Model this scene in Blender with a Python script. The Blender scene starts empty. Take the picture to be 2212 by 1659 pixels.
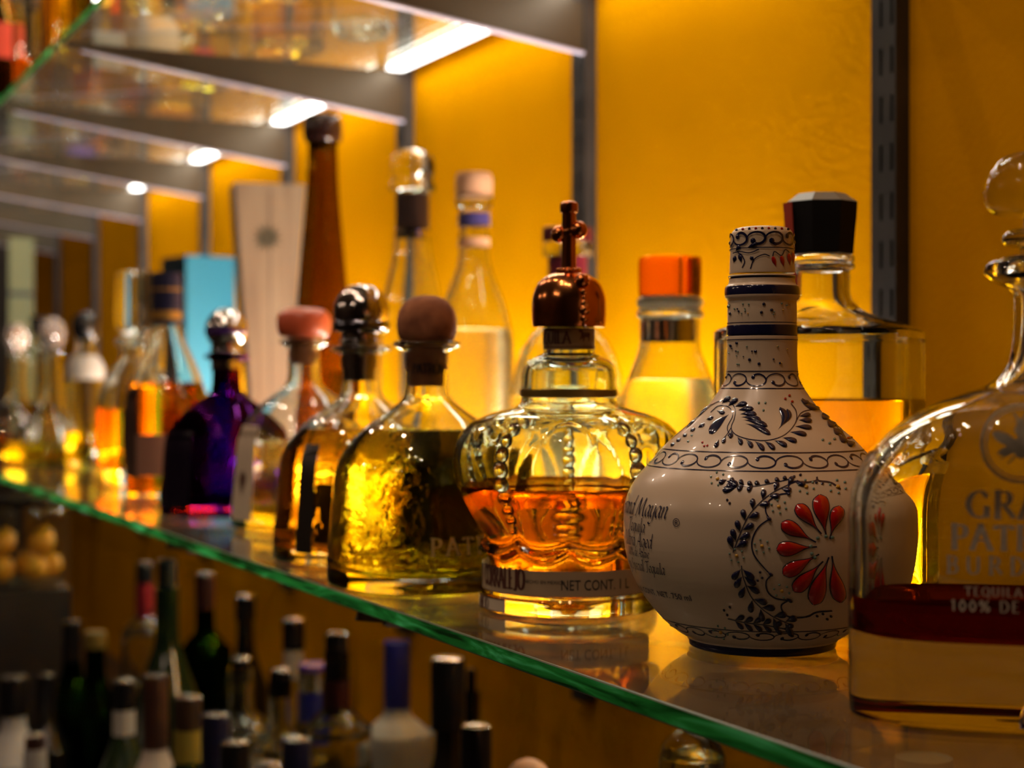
import bpy, bmesh, math, random
from mathutils import Vector
R = math.radians
PI = math.pi
sc = bpy.context.scene
COL = sc.collection
rng = random.Random(7)

# ------------------------------------------------------------------ camera
# the shelving runs away along +Y, its back wall is the plane X = 0.876, eye height is Z = 0
FPX, CX, HY = 3442.0, 1106.0, 820.0
YAW = R(26.36)
SN, CS = math.sin(YAW), math.cos(YAW)
cam_d = bpy.data.cameras.new('camera')
cam = bpy.data.objects.new('camera', cam_d)
COL.objects.link(cam)
cam.location = (0, 0, 0)
cam.rotation_euler = (R(90), 0, -YAW)
cam_d.sensor_width = 36
cam_d.lens = FPX / 2212 * 36
cam_d.shift_y = -(829.5 - HY) / 2212.0
cam_d.clip_start = 0.02
cam_d.dof.use_dof = True
cam_d.dof.focus_distance = 0.86
cam_d.dof.aperture_fstop = 6.4
sc.camera = cam
sc.view_settings.view_transform = 'Standard'
sc.view_settings.look = 'None'
sc.view_settings.gamma = 1
sc.view_settings.exposure = 0.0
sc.cycles.use_denoising = True
sc.cycles.use_adaptive_sampling = True
sc.cycles.adaptive_threshold = 0.03
sc.cycles.max_bounces = 18
sc.cycles.diffuse_bounces = 2
sc.cycles.glossy_bounces = 5
sc.cycles.transmission_bounces = 16
sc.cycles.transparent_max_bounces = 24
sc.cycles.sample_clamp_indirect = 14
sc.cycles.blur_glossy = 0.5

# ------------------------------------------------------------------ world and lamps
w = bpy.data.worlds.new('world'); sc.world = w; w.use_nodes = True
w.node_tree.nodes['Background'].inputs[0].default_value = (0.05, 0.04, 0.03, 1)
w.node_tree.nodes['Background'].inputs[1].default_value = 0.3
LED_UP, LED_LOW = 13.0, 230.0
ROOM_LAMPS = [  # ceiling spots of the bar and added fill lamps: position, watts
    ((-0.10, 0.35, 1.45), 9), ((-0.05, 0.85, 1.50), 9), ((0.05, 0.05, 1.45), 5), ((-0.25, 0.60, 1.35), 5),
    ((0.00, 1.45, 1.50), 8), ((-0.05, 2.15, 1.50), 9), ((-0.10, 2.95, 1.50), 9), ((-0.10, 3.8, 1.50), 9),
    ((-0.90, 0.30, 0.90), 2.2), ((-1.0, 0.55, 0.95), 2.2), ((-1.5, 1.9, 0.9), 4), ((-1.6, 3.0, 0.9), 5),  # low fill row, added to light the bottle fronts and give sparkle
]
for i in range(2):    # strip lights of the shelf above, out of the picture
    l = bpy.data.lights.new('high_strip_light', 'AREA'); l.energy = 7; l.color = (1.0, 0.93, 0.85)
    l.shape = 'RECTANGLE'; l.size = 1.3; l.size_y = .03
    o = bpy.data.objects.new('high_strip_light', l); o.location = (.835, 2.2 + 1.3 * i, 1.02); o.rotation_euler = (0, 0, R(90)); COL.objects.link(o)
for i, (p, wt) in enumerate(ROOM_LAMPS):
    l = bpy.data.lights.new('ceiling_or_fill_lamp', 'POINT'); l.energy = wt; l.color = (1.0, 0.72, 0.52)
    l.shadow_soft_size = 0.022
    o = bpy.data.objects.new('ceiling_or_fill_lamp', l); o.location = p; COL.objects.link(o)

# ------------------------------------------------------------------ helpers: naming
def tag(o, label=None, cat=None, group=None, kind=None):
    if label: o['label'] = label
    if cat: o['category'] = cat
    if group: o['group'] = group
    if kind: o['kind'] = kind
    return o
def empty(name, loc, rz=0.0):
    o = bpy.data.objects.new(name, None); COL.objects.link(o)
    o.location = loc; o.rotation_euler = (0, 0, rz); o.empty_display_size = .02
    return o
def dr(px, d):
    r = (px - CX) / FPX * d
    return (SN * d + CS * r, CS * d - SN * r)

# ------------------------------------------------------------------ materials
MATS = {}
def srgb(r, g, b):
    f = lambda c: (c / 255 / 12.92) if c / 255 <= .04045 else ((c / 255 + .055) / 1.055) ** 2.4
    return (f(r), f(g), f(b), 1)
def mat(name):
    m = bpy.data.materials.new(name); m.use_nodes = True
    nt = m.node_tree
    for n in list(nt.nodes): nt.nodes.remove(n)
    out = nt.nodes.new('ShaderNodeOutputMaterial')
    return m, nt, out
def pbr(name, col, rough=.5, metal=0.0, spec=.5, bump=None, noise=None, coat=0.0, trans=0.0, emit=None, sss=0):
    if name in MATS: return MATS[name]
    m, nt, out = mat(name)
    b = nt.nodes.new('ShaderNodeBsdfPrincipled')
    b.inputs['Base Color'].default_value = tuple(col[:3]) + (1,)
    b.inputs['Roughness'].default_value = rough
    b.inputs['Metallic'].default_value = metal
    b.inputs['Specular IOR Level'].default_value = spec
    b.inputs['Coat Weight'].default_value = coat
    b.inputs['Transmission Weight'].default_value = trans
    if noise:   # (scale, colour2, contrast, stretch)
        tc = nt.nodes.new('ShaderNodeTexCoord'); mp = nt.nodes.new('ShaderNodeMapping')
        mp.inputs['Scale'].default_value = noise[3] if len(noise) > 3 else (1, 1, 1)
        nz = nt.nodes.new('ShaderNodeTexNoise'); nz.inputs['Scale'].default_value = noise[0]
        nz.inputs['Detail'].default_value = 5
        rp = nt.nodes.new('ShaderNodeValToRGB')
        rp.color_ramp.elements[0].position = .5 - noise[2]; rp.color_ramp.elements[1].position = .5 + noise[2]
        rp.color_ramp.elements[0].color = tuple(col[:3]) + (1,); rp.color_ramp.elements[1].color = tuple(noise[1][:3]) + (1,)
        nt.links.new(tc.outputs['Object'], mp.inputs[0]); nt.links.new(mp.outputs[0], nz.inputs[0])
        nt.links.new(nz.outputs[0], rp.inputs[0]); nt.links.new(rp.outputs[0], b.inputs['Base Color'])
    if bump:    # (scale, strength, distance)
        tc = nt.nodes.new('ShaderNodeTexCoord')
        nz = nt.nodes.new('ShaderNodeTexNoise'); nz.inputs['Scale'].default_value = bump[0]; nz.inputs['Detail'].default_value = 4
        bp = nt.nodes.new('ShaderNodeBump'); bp.inputs['Strength'].default_value = bump[1]; bp.inputs['Distance'].default_value = bump[2]
        nt.links.new(tc.outputs['Object'], nz.inputs[0]); nt.links.new(nz.outputs[0], bp.inputs['Height'])
        nt.links.new(bp.outputs[0], b.inputs['Normal'])
    nt.links.new(b.outputs[0], out.inputs[0])
    MATS[name] = m
    return m
def glass(name, col, ior=1.5, rough=0.0, bump=None):
    if name in MATS: return MATS[name]
    m, nt, out = mat(name)
    g = nt.nodes.new('ShaderNodeBsdfGlass')
    g.inputs['Color'].default_value = tuple(col[:3]) + (1,)
    g.inputs['Roughness'].default_value = rough; g.inputs['IOR'].default_value = ior
    if bump:
        tc = nt.nodes.new('ShaderNodeTexCoord')
        nz = nt.nodes.new('ShaderNodeTexNoise'); nz.inputs['Scale'].default_value = bump[0]; nz.inputs['Detail'].default_value = 2
        bp = nt.nodes.new('ShaderNodeBump'); bp.inputs['Strength'].default_value = bump[1]; bp.inputs['Distance'].default_value = bump[2]
        nt.links.new(tc.outputs['Object'], nz.inputs[0]); nt.links.new(nz.outputs[0], bp.inputs['Height'])
        nt.links.new(bp.outputs[0], g.inputs['Normal'])
    nt.links.new(g.outputs[0], out.inputs[0])
    MATS[name] = m
    return m
def emis(name, col, s):
    if name in MATS: return MATS[name]
    m, nt, out = mat(name)
    e = nt.nodes.new('ShaderNodeEmission'); e.inputs[0].default_value = tuple(col[:3]) + (1,); e.inputs[1].default_value = s
    nt.links.new(e.outputs[0], out.inputs[0]); MATS[name] = m
    return m
def thin_glass(name, tint, dust, refl_rough=.05):
    m, nt, out = mat(name)
    fr = nt.nodes.new('ShaderNodeFresnel'); ge = nt.nodes.new('ShaderNodeNewGeometry'); mi = nt.nodes.new('ShaderNodeMapRange')
    mi.inputs[3].default_value = 1.42; mi.inputs[4].default_value = 1 / 1.42      # same reflectance on both faces of the sheet
    nt.links.new(ge.outputs['Backfacing'], mi.inputs[0]); nt.links.new(mi.outputs[0], fr.inputs[0])
    tr = nt.nodes.new('ShaderNodeBsdfTransparent'); tr.inputs[0].default_value = tuple(tint) + (1,)
    gl = nt.nodes.new('ShaderNodeBsdfGlossy'); gl.inputs['Roughness'].default_value = refl_rough
    gl.inputs[0].default_value = (1, 1, 1, 1)
    df = nt.nodes.new('ShaderNodeBsdfDiffuse'); df.inputs[0].default_value = (.55, .50, .42, 1)
    tc = nt.nodes.new('ShaderNodeTexCoord')
    nz = nt.nodes.new('ShaderNodeTexNoise'); nz.inputs['Scale'].default_value = 26; nz.inputs['Detail'].default_value = 9
    nz.inputs['Roughness'].default_value = .7
    mr = nt.nodes.new('ShaderNodeMapRange'); mr.inputs[1].default_value = .35; mr.inputs[2].default_value = .75
    mr.inputs[3].default_value = dust * .3; mr.inputs[4].default_value = dust * 1.7
    m1 = nt.nodes.new('ShaderNodeMixShader'); m2 = nt.nodes.new('ShaderNodeMixShader')
    nt.links.new(tc.outputs['Object'], nz.inputs[0]); nt.links.new(nz.outputs[0], mr.inputs[0])
    nt.links.new(mr.outputs[0], m1.inputs[0]); nt.links.new(tr.outputs[0], m1.inputs[1]); nt.links.new(df.outputs[0], m1.inputs[2])
    nt.links.new(fr.outputs[0], m2.inputs[0]); nt.links.new(m1.outputs[0], m2.inputs[1]); nt.links.new(gl.outputs[0], m2.inputs[2])
    nt.links.new(m2.outputs[0], out.inputs[0])
    return m
def edge_glass(name):
    m, nt, out = mat(name)
    tc = nt.nodes.new('ShaderNodeTexCoord')
    mp = nt.nodes.new('ShaderNodeMapping'); mp.inputs['Scale'].default_value = (1, 7, 55)
    nz = nt.nodes.new('ShaderNodeTexNoise'); nz.inputs['Scale'].default_value = 1.6; nz.inputs['Detail'].default_value = 7
    nz.inputs['Distortion'].default_value = 1.2
    rp = nt.nodes.new('ShaderNodeValToRGB')
    rp.color_ramp.elements[0].position = .38; rp.color_ramp.elements[0].color = (0.005, .05, .008, 1)
    rp.color_ramp.elements[1].position = .74; rp.color_ramp.elements[1].color = (.13, .92, .36, 1)  # green of the glass, with mint highlights and wavy reflections painted in
    e = rp.color_ramp.elements.new(.58); e.color = (.03, .38, .07, 1)
    b = nt.nodes.new('ShaderNodeBsdfPrincipled'); b.inputs['Roughness'].default_value = .12
    b.inputs['Coat Weight'].default_value = .6
    tl = nt.nodes.new('ShaderNodeBsdfTranslucent')
    mx = nt.nodes.new('ShaderNodeMixShader'); mx.inputs[0].default_value = .35
    bp = nt.nodes.new('ShaderNodeBump'); bp.inputs['Strength'].default_value = .5; bp.inputs['Distance'].default_value = .002
    nt.links.new(tc.outputs['Object'], mp.inputs[0]); nt.links.new(mp.outputs[0], nz.inputs[0]); nt.links.new(nz.outputs[0], rp.inputs[0])
    nt.links.new(rp.outputs[0], b.inputs['Base Color']); nt.links.new(rp.outputs[0], tl.inputs[0])
    nt.links.new(nz.outputs[0], bp.inputs['Height']); nt.links.new(bp.outputs[0], b.inputs['Normal'])
    nt.links.new(b.outputs[0], mx.inputs[1]); nt.links.new(tl.outputs[0], mx.inputs[2]); nt.links.new(mx.outputs[0], out.inputs[0])
    return m

CLEAR = glass('clear_glass', (.97, .985, .965), 1.5)
WAVY = glass('wavy_glass', (.95, .975, .94), 1.5, 0, (38, .55, .004))
GREENISH = glass('greenish_glass', (.92, .965, .93), 1.5)
SOLIDGLASS = glass('stopper_glass', (.93, .96, .93), 1.5)
FROST = pbr('etched_white', (.62, .55, .45), .6, noise=(400, (.40, .33, .24), .3))
BLACK = pbr('black_gloss', (.008, .007, .007), .25)
MATTBLACK = pbr('black_matt', (.006, .005, .005), .7, spec=.2)
SILVER = pbr('polished_steel', (.72, .70, .68), .14, 1)
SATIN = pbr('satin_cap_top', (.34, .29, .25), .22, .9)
COPPER = pbr('aged_copper', (.80, .30, .09), .17, 1, noise=(60, (.42, .11, .03), .3))
CORK = pbr('cork', srgb(176, 112, 72), .85, noise=(70, srgb(118, 66, 38), .22), bump=(260, .5, .0006))
PALECORK = pbr('pale_wood', srgb(214, 168, 130), .7, noise=(20, srgb(180, 125, 90), .3))
PAPER = pbr('paper_cream', srgb(205, 185, 160), .8)
WHITE = pbr('white_label', srgb(172, 165, 154), .6)
INK = pbr('dark_ink', (.012, .010, .016), .6)
REDINK = pbr('brown_ink', (.09, .02, .01), .6)

# ------------------------------------------------------------------ mesh helpers
def link(name, verts, faces, m, parent=None, smooth=True, ang=35, mi=None):
    me = bpy.data.meshes.new(name)
    me.from_pydata([tuple(v) for v in verts], [], faces)
    for x in (m if isinstance(m, (list, tuple)) else [m]): me.materials.append(x)
    if mi:
        for p, k in zip(me.polygons, mi): p.material_index = k
    me.update()
    if smooth:
        me.shade_smooth()
        me.set_sharp_from_angle(angle=R(ang))
    o = bpy.data.objects.new(name, me); COL.objects.link(o)
    if parent is not None: o.parent = parent
    return o
class MB:
    def __init__(s): s.v = []; s.f = []; s.k = []
    def add(s, vs, fs, k=0):
        n = len(s.v); s.v += [tuple(v) for v in vs]; s.f += [tuple(i + n for i in f) for f in fs]; s.k += [k] * len(fs)
        return s
    def box(s, a, b, k=0):
        (x0, y0, z0), (x1, y1, z1) = a, b
        vs = [(x0, y0, z0), (x1, y0, z0), (x1, y1, z0), (x0, y1, z0), (x0, y0, z1), (x1, y0, z1), (x1, y1, z1), (x0, y1, z1)]
        return s.add(vs, [(0, 3, 2, 1), (4, 5, 6, 7), (0, 1, 5, 4), (1, 2, 6, 5), (2, 3, 7, 6), (3, 0, 4, 7)], k)
    def sphere(s, c, r, seg=16, rings=10, k=0, sx=1, sy=1, sz=1):
        vs = [(c[0], c[1], c[2] - r * sz)]
        for i in range(1, rings):
            t = PI * i / rings
            for j in range(seg):
                a = 2 * PI * j / seg
                vs.append((c[0] + r * sx * math.sin(t) * math.cos(a), c[1] + r * sy * math.sin(t) * math.sin(a), c[2] - r * sz * math.cos(t)))
        vs.append((c[0], c[1], c[2] + r * sz)); T = len(vs) - 1
        fs = [(0, 1 + (j + 1) % seg, 1 + j) for j in range(seg)]
        for i in range(rings - 2):
            for j in range(seg):
                a = 1 + i * seg + j; b = 1 + i * seg + (j + 1) % seg
                fs.append((a, b, b + seg, a + seg))
        o = 1 + (rings - 2) * seg
        fs += [(o + j, o + (j + 1) % seg, T) for j in range(seg)]
        return s.add(vs, fs, k)
    def build(s, name, m, parent=None, smooth=True, ang=35): return link(name, s.v, s.f, m, parent, smooth, ang, s.k)
def crom(pts, n=6, closed=False):
    """smooth curve through pts; a point given twice is a corner"""
    runs = [[pts[0]]]
    for p in pts[1:]:
        if p == runs[-1][-1]: runs.append([p])
        else: runs[-1].append(p)
    out = []
    for q in runs:
        if len(q) == 1: out.append(q[0]); continue
        e = [tuple(2 * a - b for a, b in zip(q[0], q[1]))] + q + [tuple(2 * a - b for a, b in zip(q[-1], q[-2]))]
        for i in range(1, len(e) - 2):
            p0, p1, p2, p3 = e[i - 1:i + 3]
            for k in range(n):
                t = k / n
                out.append(tuple(.5 * (2 * b + (c - a) * t + (2 * a - 5 * b + 4 * c - dd) * t * t + (3 * b - a - 3 * c + dd) * t ** 3)
                                 for a, b, c, dd in zip(p0, p1, p2, p3)))
        out.append(q[-1])
    res = [out[0]]
    for p in out[1:]:
        if sum((a - b) ** 2 for a, b in zip(p, res[-1])) > 1e-14: res.append(p)
    return res
def sec_fn(n=2.0, a=1.0, b=1.0, z0=9, z1=10, rot=0.0):
    """cross-section multiplier: rounded rectangle (exponent n, half widths a, b) below z0, round above z1"""
    def f(th, z):
        wgt = 1 if z <= z0 else 0 if z >= z1 else (z1 - z) / (z1 - z0)
        wgt = wgt * wgt * (3 - 2 * wgt)
        t = th - rot
        if wgt <= 0: return 1.0
        q = (abs(math.cos(t) / a) ** n + abs(math.sin(t) / b) ** n) ** (-1 / n)
        return q * wgt + (1 - wgt)
    return f
def revolve(prof, seg=48, sec=None, warp=None):
    """closed or open surface through rings (r, z); r = 0 makes a pole"""
    vs = []; rings = []
    for p in prof:
        r, z = p[0], p[1]
        if r <= 1e-7: rings.append([len(vs)]); vs.append((0, 0, z)); continue
        ring = []
        for j in range(seg):
            th = 2 * PI * j / seg
            rr = r * (sec(th, z) if sec else 1)
            if warp: rr = warp(rr, th, z, len(p) > 2)
            ring.append(len(vs)); vs.append((rr * math.cos(th), rr * math.sin(th), z))
        rings.append(ring)
    fs = []
    for A, B in zip(rings, rings[1:]):
        if len(A) == 1 and len(B) == 1: continue
        for j in range(seg):
            k = (j + 1) % seg
            if len(A) == 1: fs.append((A[0], B[k], B[j]))
            elif len(B) == 1: fs.append((A[j], A[k], B[0]))
            else: fs.append((A[j], A[k], B[k], B[j]))
    return vs, fs
def lathe(name, prof, m, parent, seg=48, sec=None, warp=None, ang=35, z=0.0, zmat=None, dz=(0, 0)):
    vs, fs = revolve(prof, seg, sec, warp)
    mi = None
    if zmat: mi = [zmat(sum(vs[i][2] for i in f) / len(f)) for f in fs]
    vs = [(a + dz[0], b + dz[1], c + z) for a, b, c in vs]
    return link(name, vs, fs, m, parent, True, ang, mi)

# ------------------------------------------------------------------ stroke lettering (broad-nib and serif)
CH = {  # chancery italic skeletons, x-height 1
 'a': (.80, [[(.62,.86),(.42,1),(.16,.78),(.06,.38),(.16,.04),(.36,.12),(.58,.55),(.66,1)], [(.66,1),(.58,.3),(.64,.02),(.8,.14)]]),
 'c': (.62, [[(.58,.82),(.42,1),(.14,.75),(.06,.35),(.2,.02),(.5,.14)]]),
 'd': (.82, [[(.62,.86),(.42,1),(.16,.78),(.06,.38),(.16,.04),(.36,.12),(.58,.55),(.68,1.1)], [(.74,1.75),(.58,.3),(.64,.02),(.8,.14)]]),
 'e': (.66, [[(.1,.45),(.4,.55),(.56,.8),(.42,1),(.16,.78),(.06,.35),(.22,.02),(.54,.16)]]),
 'g': (.80, [[(.62,.86),(.42,1),(.16,.78),(.06,.38),(.16,.06),(.36,.14),(.58,.55),(.66,1)], [(.66,1),(.56,0),(.4,-.5),(.1,-.62),(-.1,-.5)]]),
 'i': (.42, [[(.04,.84),(.2,1),(.2,1),(.14,.2),(.22,.02),(.38,.14)], [(.24,1.36),(.28,1.42)]]),
 'l': (.42, [[(.06,1.62),(.24,1.75),(.24,1.75),(.14,.2),(.22,.02),(.38,.14)]]),
 'm': (1.2, [[(.04,.84),(.2,1),(.2,1),(.08,0)], [(.12,.4),(.36,.9),(.52,.98),(.58,.8),(.5,0)], [(.55,.4),(.8,.9),(.96,.98),(1,.8),(.94,.2),(1,.02),(1.16,.14)]]),
 'n': (.82, [[(.04,.84),(.2,1),(.2,1),(.08,0)], [(.12,.4),(.38,.9),(.56,.98),(.62,.8),(.54,.2),(.62,.02),(.78,.14)]]),
 'o': (.74, [[(.4,1),(.14,.75),(.06,.35),(.22,.02),(.5,.2),(.62,.65),(.4,1)]]),
 'p': (.78, [[(.04,.84),(.22,1),(.22,1),(.02,-.65)], [(.16,.5),(.38,.95),(.58,.9),(.64,.55),(.48,.1),(.24,.02),(.12,.14)]]),
 'q': (.78, [[(.62,.86),(.42,1),(.16,.78),(.06,.38),(.16,.04),(.36,.12),(.58,.55),(.66,1)], [(.66,1),(.5,-.65)]]),
 'r': (.60, [[(.04,.84),(.2,1),(.2,1),(.08,0)], [(.12,.4),(.34,.88),(.54,1),(.6,.88)]]),
 's': (.55, [[(.5,.88),(.32,1),(.16,.78),(.4,.4),(.34,.06),(.06,.08)]]),
 't': (.50, [[(.26,1.35),(.14,.25),(.22,.02),(.44,.16)], [(.02,.98),(.46,.98)]]),
 'u': (.80, [[(.04,.84),(.2,1),(.2,1),(.1,.3),(.2,.03),(.38,.12),(.62,.55)], [(.68,1),(.58,.25),(.64,.02),(.8,.14)]]),
 'v': (.70, [[(.02,.84),(.16,1),(.26,.02),(.26,.02),(.56,.5),(.6,.98)]]),
 'y': (.78, [[(.04,.84),(.2,1),(.1,.3),(.2,.03),(.38,.12),(.62,.55)], [(.68,1),(.56,0),(.36,-.5),(.08,-.62),(-.1,-.5)]]),
 'G': (1.25, [[(1.1,1.45),(.8,1.66),(.4,1.4),(.12,.8),(.2,.2),(.55,-.02),(.95,.25),(1,.68)], [(.7,.7),(1.2,.72)]]),
 'M': (1.75, [[(-.05,-.05),(.15,.1),(.5,1.6)], [(.5,1.6),(.72,.05)], [(.72,.05),(1.35,1.62)], [(1.35,1.62),(1.38,.2),(1.5,0),(1.68,.12)]]),
 'T': (1.0, [[(.05,1.3),(.2,1.6),(.6,1.6),(1.15,1.72)], [(.68,1.6),(.5,.2),(.34,-.04),(.2,.06)]]),
 'U': (1.2, [[(.0,1.4),(.24,1.66),(.2,.5),(.35,.02),(.65,.08),(.95,.7)], [(1.1,1.68),(.92,.3),(1,.02),(1.18,.14)]]),
 'A': (1.25, [[(-.08,-.05),(.1,.05),(.5,.9),(.85,1.7)], [(.85,1.7),(.92,.25),(1.02,.02),(1.18,.14)], [(.3,.62),(.95,.62)]]),
 'V': (1.1, [[(.0,1.4),(.2,1.66),(.4,.02),(.4,.02),(.85,1),(1.1,1.7)]]),
 'S': (.9, [[(.85,1.45),(.62,1.68),(.3,1.4),(.45,.95),(.7,.55),(.45,0),(.05,.15)]]),
 '1': (.6, [[(.1,1.25),(.35,1.5),(.35,1.5),(.28,0)]]),
 '0': (.75, [[(.45,1.5),(.15,1.1),(.08,.4),(.28,0),(.56,.4),(.66,1.1),(.45,1.5)]]),
 '%': (1.1, [[(.3,1.5),(.12,1.2),(.28,.9),(.44,1.2),(.3,1.5)], [(.95,1.5),(.15,0)], [(.8,.6),(.62,.3),(.78,0),(.94,.3),(.8,.6)]]),
 ' ': (.45, []), '.': (.3, [[(.08,.02),(.14,.08)]]),
}
RC = {  # roman capital skeletons, cap height 1
 'B': (.70, [[(.14,0),(.14,1)], [(.14,.98),(.44,.97),(.54,.77),(.42,.54),(.14,.53)], [(.42,.54),(.6,.3),(.48,.03),(.14,.02)]]),
 'V': (.80, [[(.06,1),(.40,0)], [(.40,0),(.74,1)]]),
 'A': (.84, [[(.06,0),(.40,1)], [(.40,1),(.78,0)], [(.19,.36),(.66,.36)]]),
 'C': (.78, [[(.72,.78),(.5,1.0),(.2,.85),(.06,.5),(.2,.13),(.5,-.0),(.74,.22)]]),
 'E': (.66, [[(.14,1),(.14,0)], [(.14,.99),(.56,.99)], [(.14,.52),(.46,.52)], [(.14,.01),(.6,.01)]]),
 'G': (.86, [[(.74,.78),(.5,1.0),(.2,.86),(.06,.5),(.2,.13),(.5,.0),(.72,.12)], [(.73,.44),(.73,0)]]),
 'I': (.32, [[(.15,1),(.15,0)]]),
 'J': (.5, [[(.34,1),(.34,1),(.34,.2),(.22,-.05),(.04,.0)]]),
 'L': (.64, [[(.14,1),(.14,0)], [(.14,.01),(.6,.01)]]),
 'N': (.86, [[(.12,0),(.12,1)], [(.12,1),(.72,0)], [(.72,0),(.72,1)]]),
 'O': (.86, [[(.42,1.0),(.16,.84),(.06,.5),(.16,.15),(.42,0),(.68,.15),(.78,.5),(.68,.84),(.42,1.0)]]),
 'P': (.68, [[(.14,0),(.14,1)], [(.14,.98),(.48,.97),(.6,.75),(.48,.5),(.14,.48)]]),
 'Q': (.86, [[(.42,1.0),(.16,.84),(.06,.5),(.16,.15),(.42,0),(.68,.15),(.78,.5),(.68,.84),(.42,1.0)], [(.5,.15),(.85,-.2)]]),
 'R': (.78, [[(.14,0),(.14,1)], [(.14,.98),(.46,.97),(.58,.76),(.46,.53),(.14,.5)], [(.36,.5),(.74,0)]]),
 'T': (.74, [[(.36,0),(.36,.98)], [(.04,.98),(.68,.98)], [(.04,1),(.04,.84)], [(.68,1),(.68,.84)]]),
 'U': (.84, [[(.12,1),(.12,1),(.14,.2),(.4,-.02),(.66,.2),(.68,1),(.68,1)]]),
 'D': (.84, [[(.14,0),(.14,1)], [(.14,.99),(.5,.95),(.74,.5),(.5,.04),(.14,.01)]]),
 'S': (.6, [[(.52,.82),(.3,1),(.1,.78),(.3,.52),(.52,.25),(.3,0),(.06,.18)]]),
 '1': (.5, [[(.1,.8),(.26,1),(.26,1),(.26,0)]]), '0': (.66, [[(.3,1),(.08,.5),(.3,0),(.54,.5),(.3,1)]]),
 '%': (.9, [[(.2,1),(.06,.75),(.2,.5),(.34,.75),(.2,1)], [(.75,1),(.15,0)], [(.7,.5),(.56,.25),(.7,0),(.84,.25),(.7,.5)]]),
 '\u00d3': (.86, [[(.42,1.0),(.16,.84),(.06,.5),(.16,.15),(.42,0),(.68,.15),(.78,.5),(.68,.84),(.42,1.0)], [(.38,1.12),(.54,1.3)]]),
 '\u00d1': (.86, [[(.12,0),(.12,1)], [(.12,1),(.72,0)], [(.72,0),(.72,1)], [(.25,1.12),(.38,1.22),(.5,1.12),(.62,1.22)]]),
 ' ': (.4, []), '.': (.25, [[(.06,.0),(.12,.06)]]),
}
def stroke_quads(pts, wfun, M, mb, k=0):
    """ribbon along pts (2D), half width wfun(i, dir), mapped to 3D by M"""
    n = len(pts); L = []; Q = []
    for i, p in enumerate(pts):
        a = pts[max(0, i - 1)]; b = pts[min(n - 1, i + 1)]
        dx, dy = b[0] - a[0], b[1] - a[1]; l = math.hypot(dx, dy) or 1
        dx /= l; dy /= l
        h = wfun(i / max(1, n - 1), (dx, dy))
        L.append(M(p[0] - dy * h, p[1] + dx * h)); Q.append(M(p[0] + dy * h, p[1] - dx * h))
    vs = L + Q
    mb.add(vs, [(i, n + i, n + i + 1, i + 1) for i in range(n - 1)], k)
def write(text, font, size, M, mb, u0=0.0, v0=0.0, nib=.13, nang=40, thin=.035, slant=.0, serif=False, track=0.0, centre=False, sx=1.0, k=0):
    F = CH if font == 'ch' else RC
    W = sum(F[c][0] + track for c in text) * size * sx
    u = u0 - (W / 2 if centre else 0)
    nv = (math.cos(R(nang)) * nib / 2, math.sin(R(nang)) * nib / 2)
    for c in text:
        adv, strokes = F[c]
        for st in strokes:
            st2 = [((x + slant * y) * sx, y) for x, y in st]
            q = crom(st2, 5) if len(st2) > 2 else [tuple(a + (b - a) * t / 4 for a, b in zip(st2[0], st2[-1])) for t in range(5)]
            q = [(u + x * size, v0 + y * size) for x, y in q]
            def wf(t, dd): return max(thin / 2, abs(-dd[1] * nv[0] + dd[0] * nv[1])) * size
            stroke_quads(q, wf, M, mb, k)
            if serif and len(st) <= 3:
                for (ex, ey) in (st[0], st[-1]):
                    if abs(ey) < .005 or abs(ey - 1) < .005:
                        if abs(st[0][1] - st[-1][1]) < .6: continue
                        hh = .13
                        s2 = [(u + ((ex - hh) + slant * ey) * sx * size, v0 + ey * size), (u + ((ex + hh) + slant * ey) * sx * size, v0 + ey * size)]
                        stroke_quads(s2, lambda t, dd: thin * size * .75, M, mb, k)
        u += (adv + track) * size * sx
    return u
def block_text(text, size, M, mb, centre=True, sx=1.0):
    """text in the built-in face, mapped to a surface"""
    cu = bpy.data.curves.new('t', 'FONT'); cu.body = text; cu.size = size; cu.resolution_u = 3
    cu.align_x = 'CENTER' if centre else 'LEFT'
    ob = bpy.data.objects.new('t', cu); COL.objects.link(ob)
    bpy.context.view_layer.update()
    me = ob.evaluated_get(bpy.context.evaluated_depsgraph_get()).to_mesh()
    vs = [M(v.co.x * sx, v.co.y) for v in me.vertices]
    fs = [tuple(p.vertices) for p in me.polygons]
    mb.add(vs, fs)
    bpy.data.objects.remove(ob); bpy.data.curves.remove(cu)

# ------------------------------------------------------------------ room
WX = 0.876            # back wall
Z_LO, Z_UP = -0.150, 0.444   # tops of the two glass shelves
GT = 0.010
XF, XB = 0.392, 0.830
Z_BAR = -0.690        # lower counter
YP = [1.030 + .5245 * i for i in range(9)]   # brackets

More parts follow.
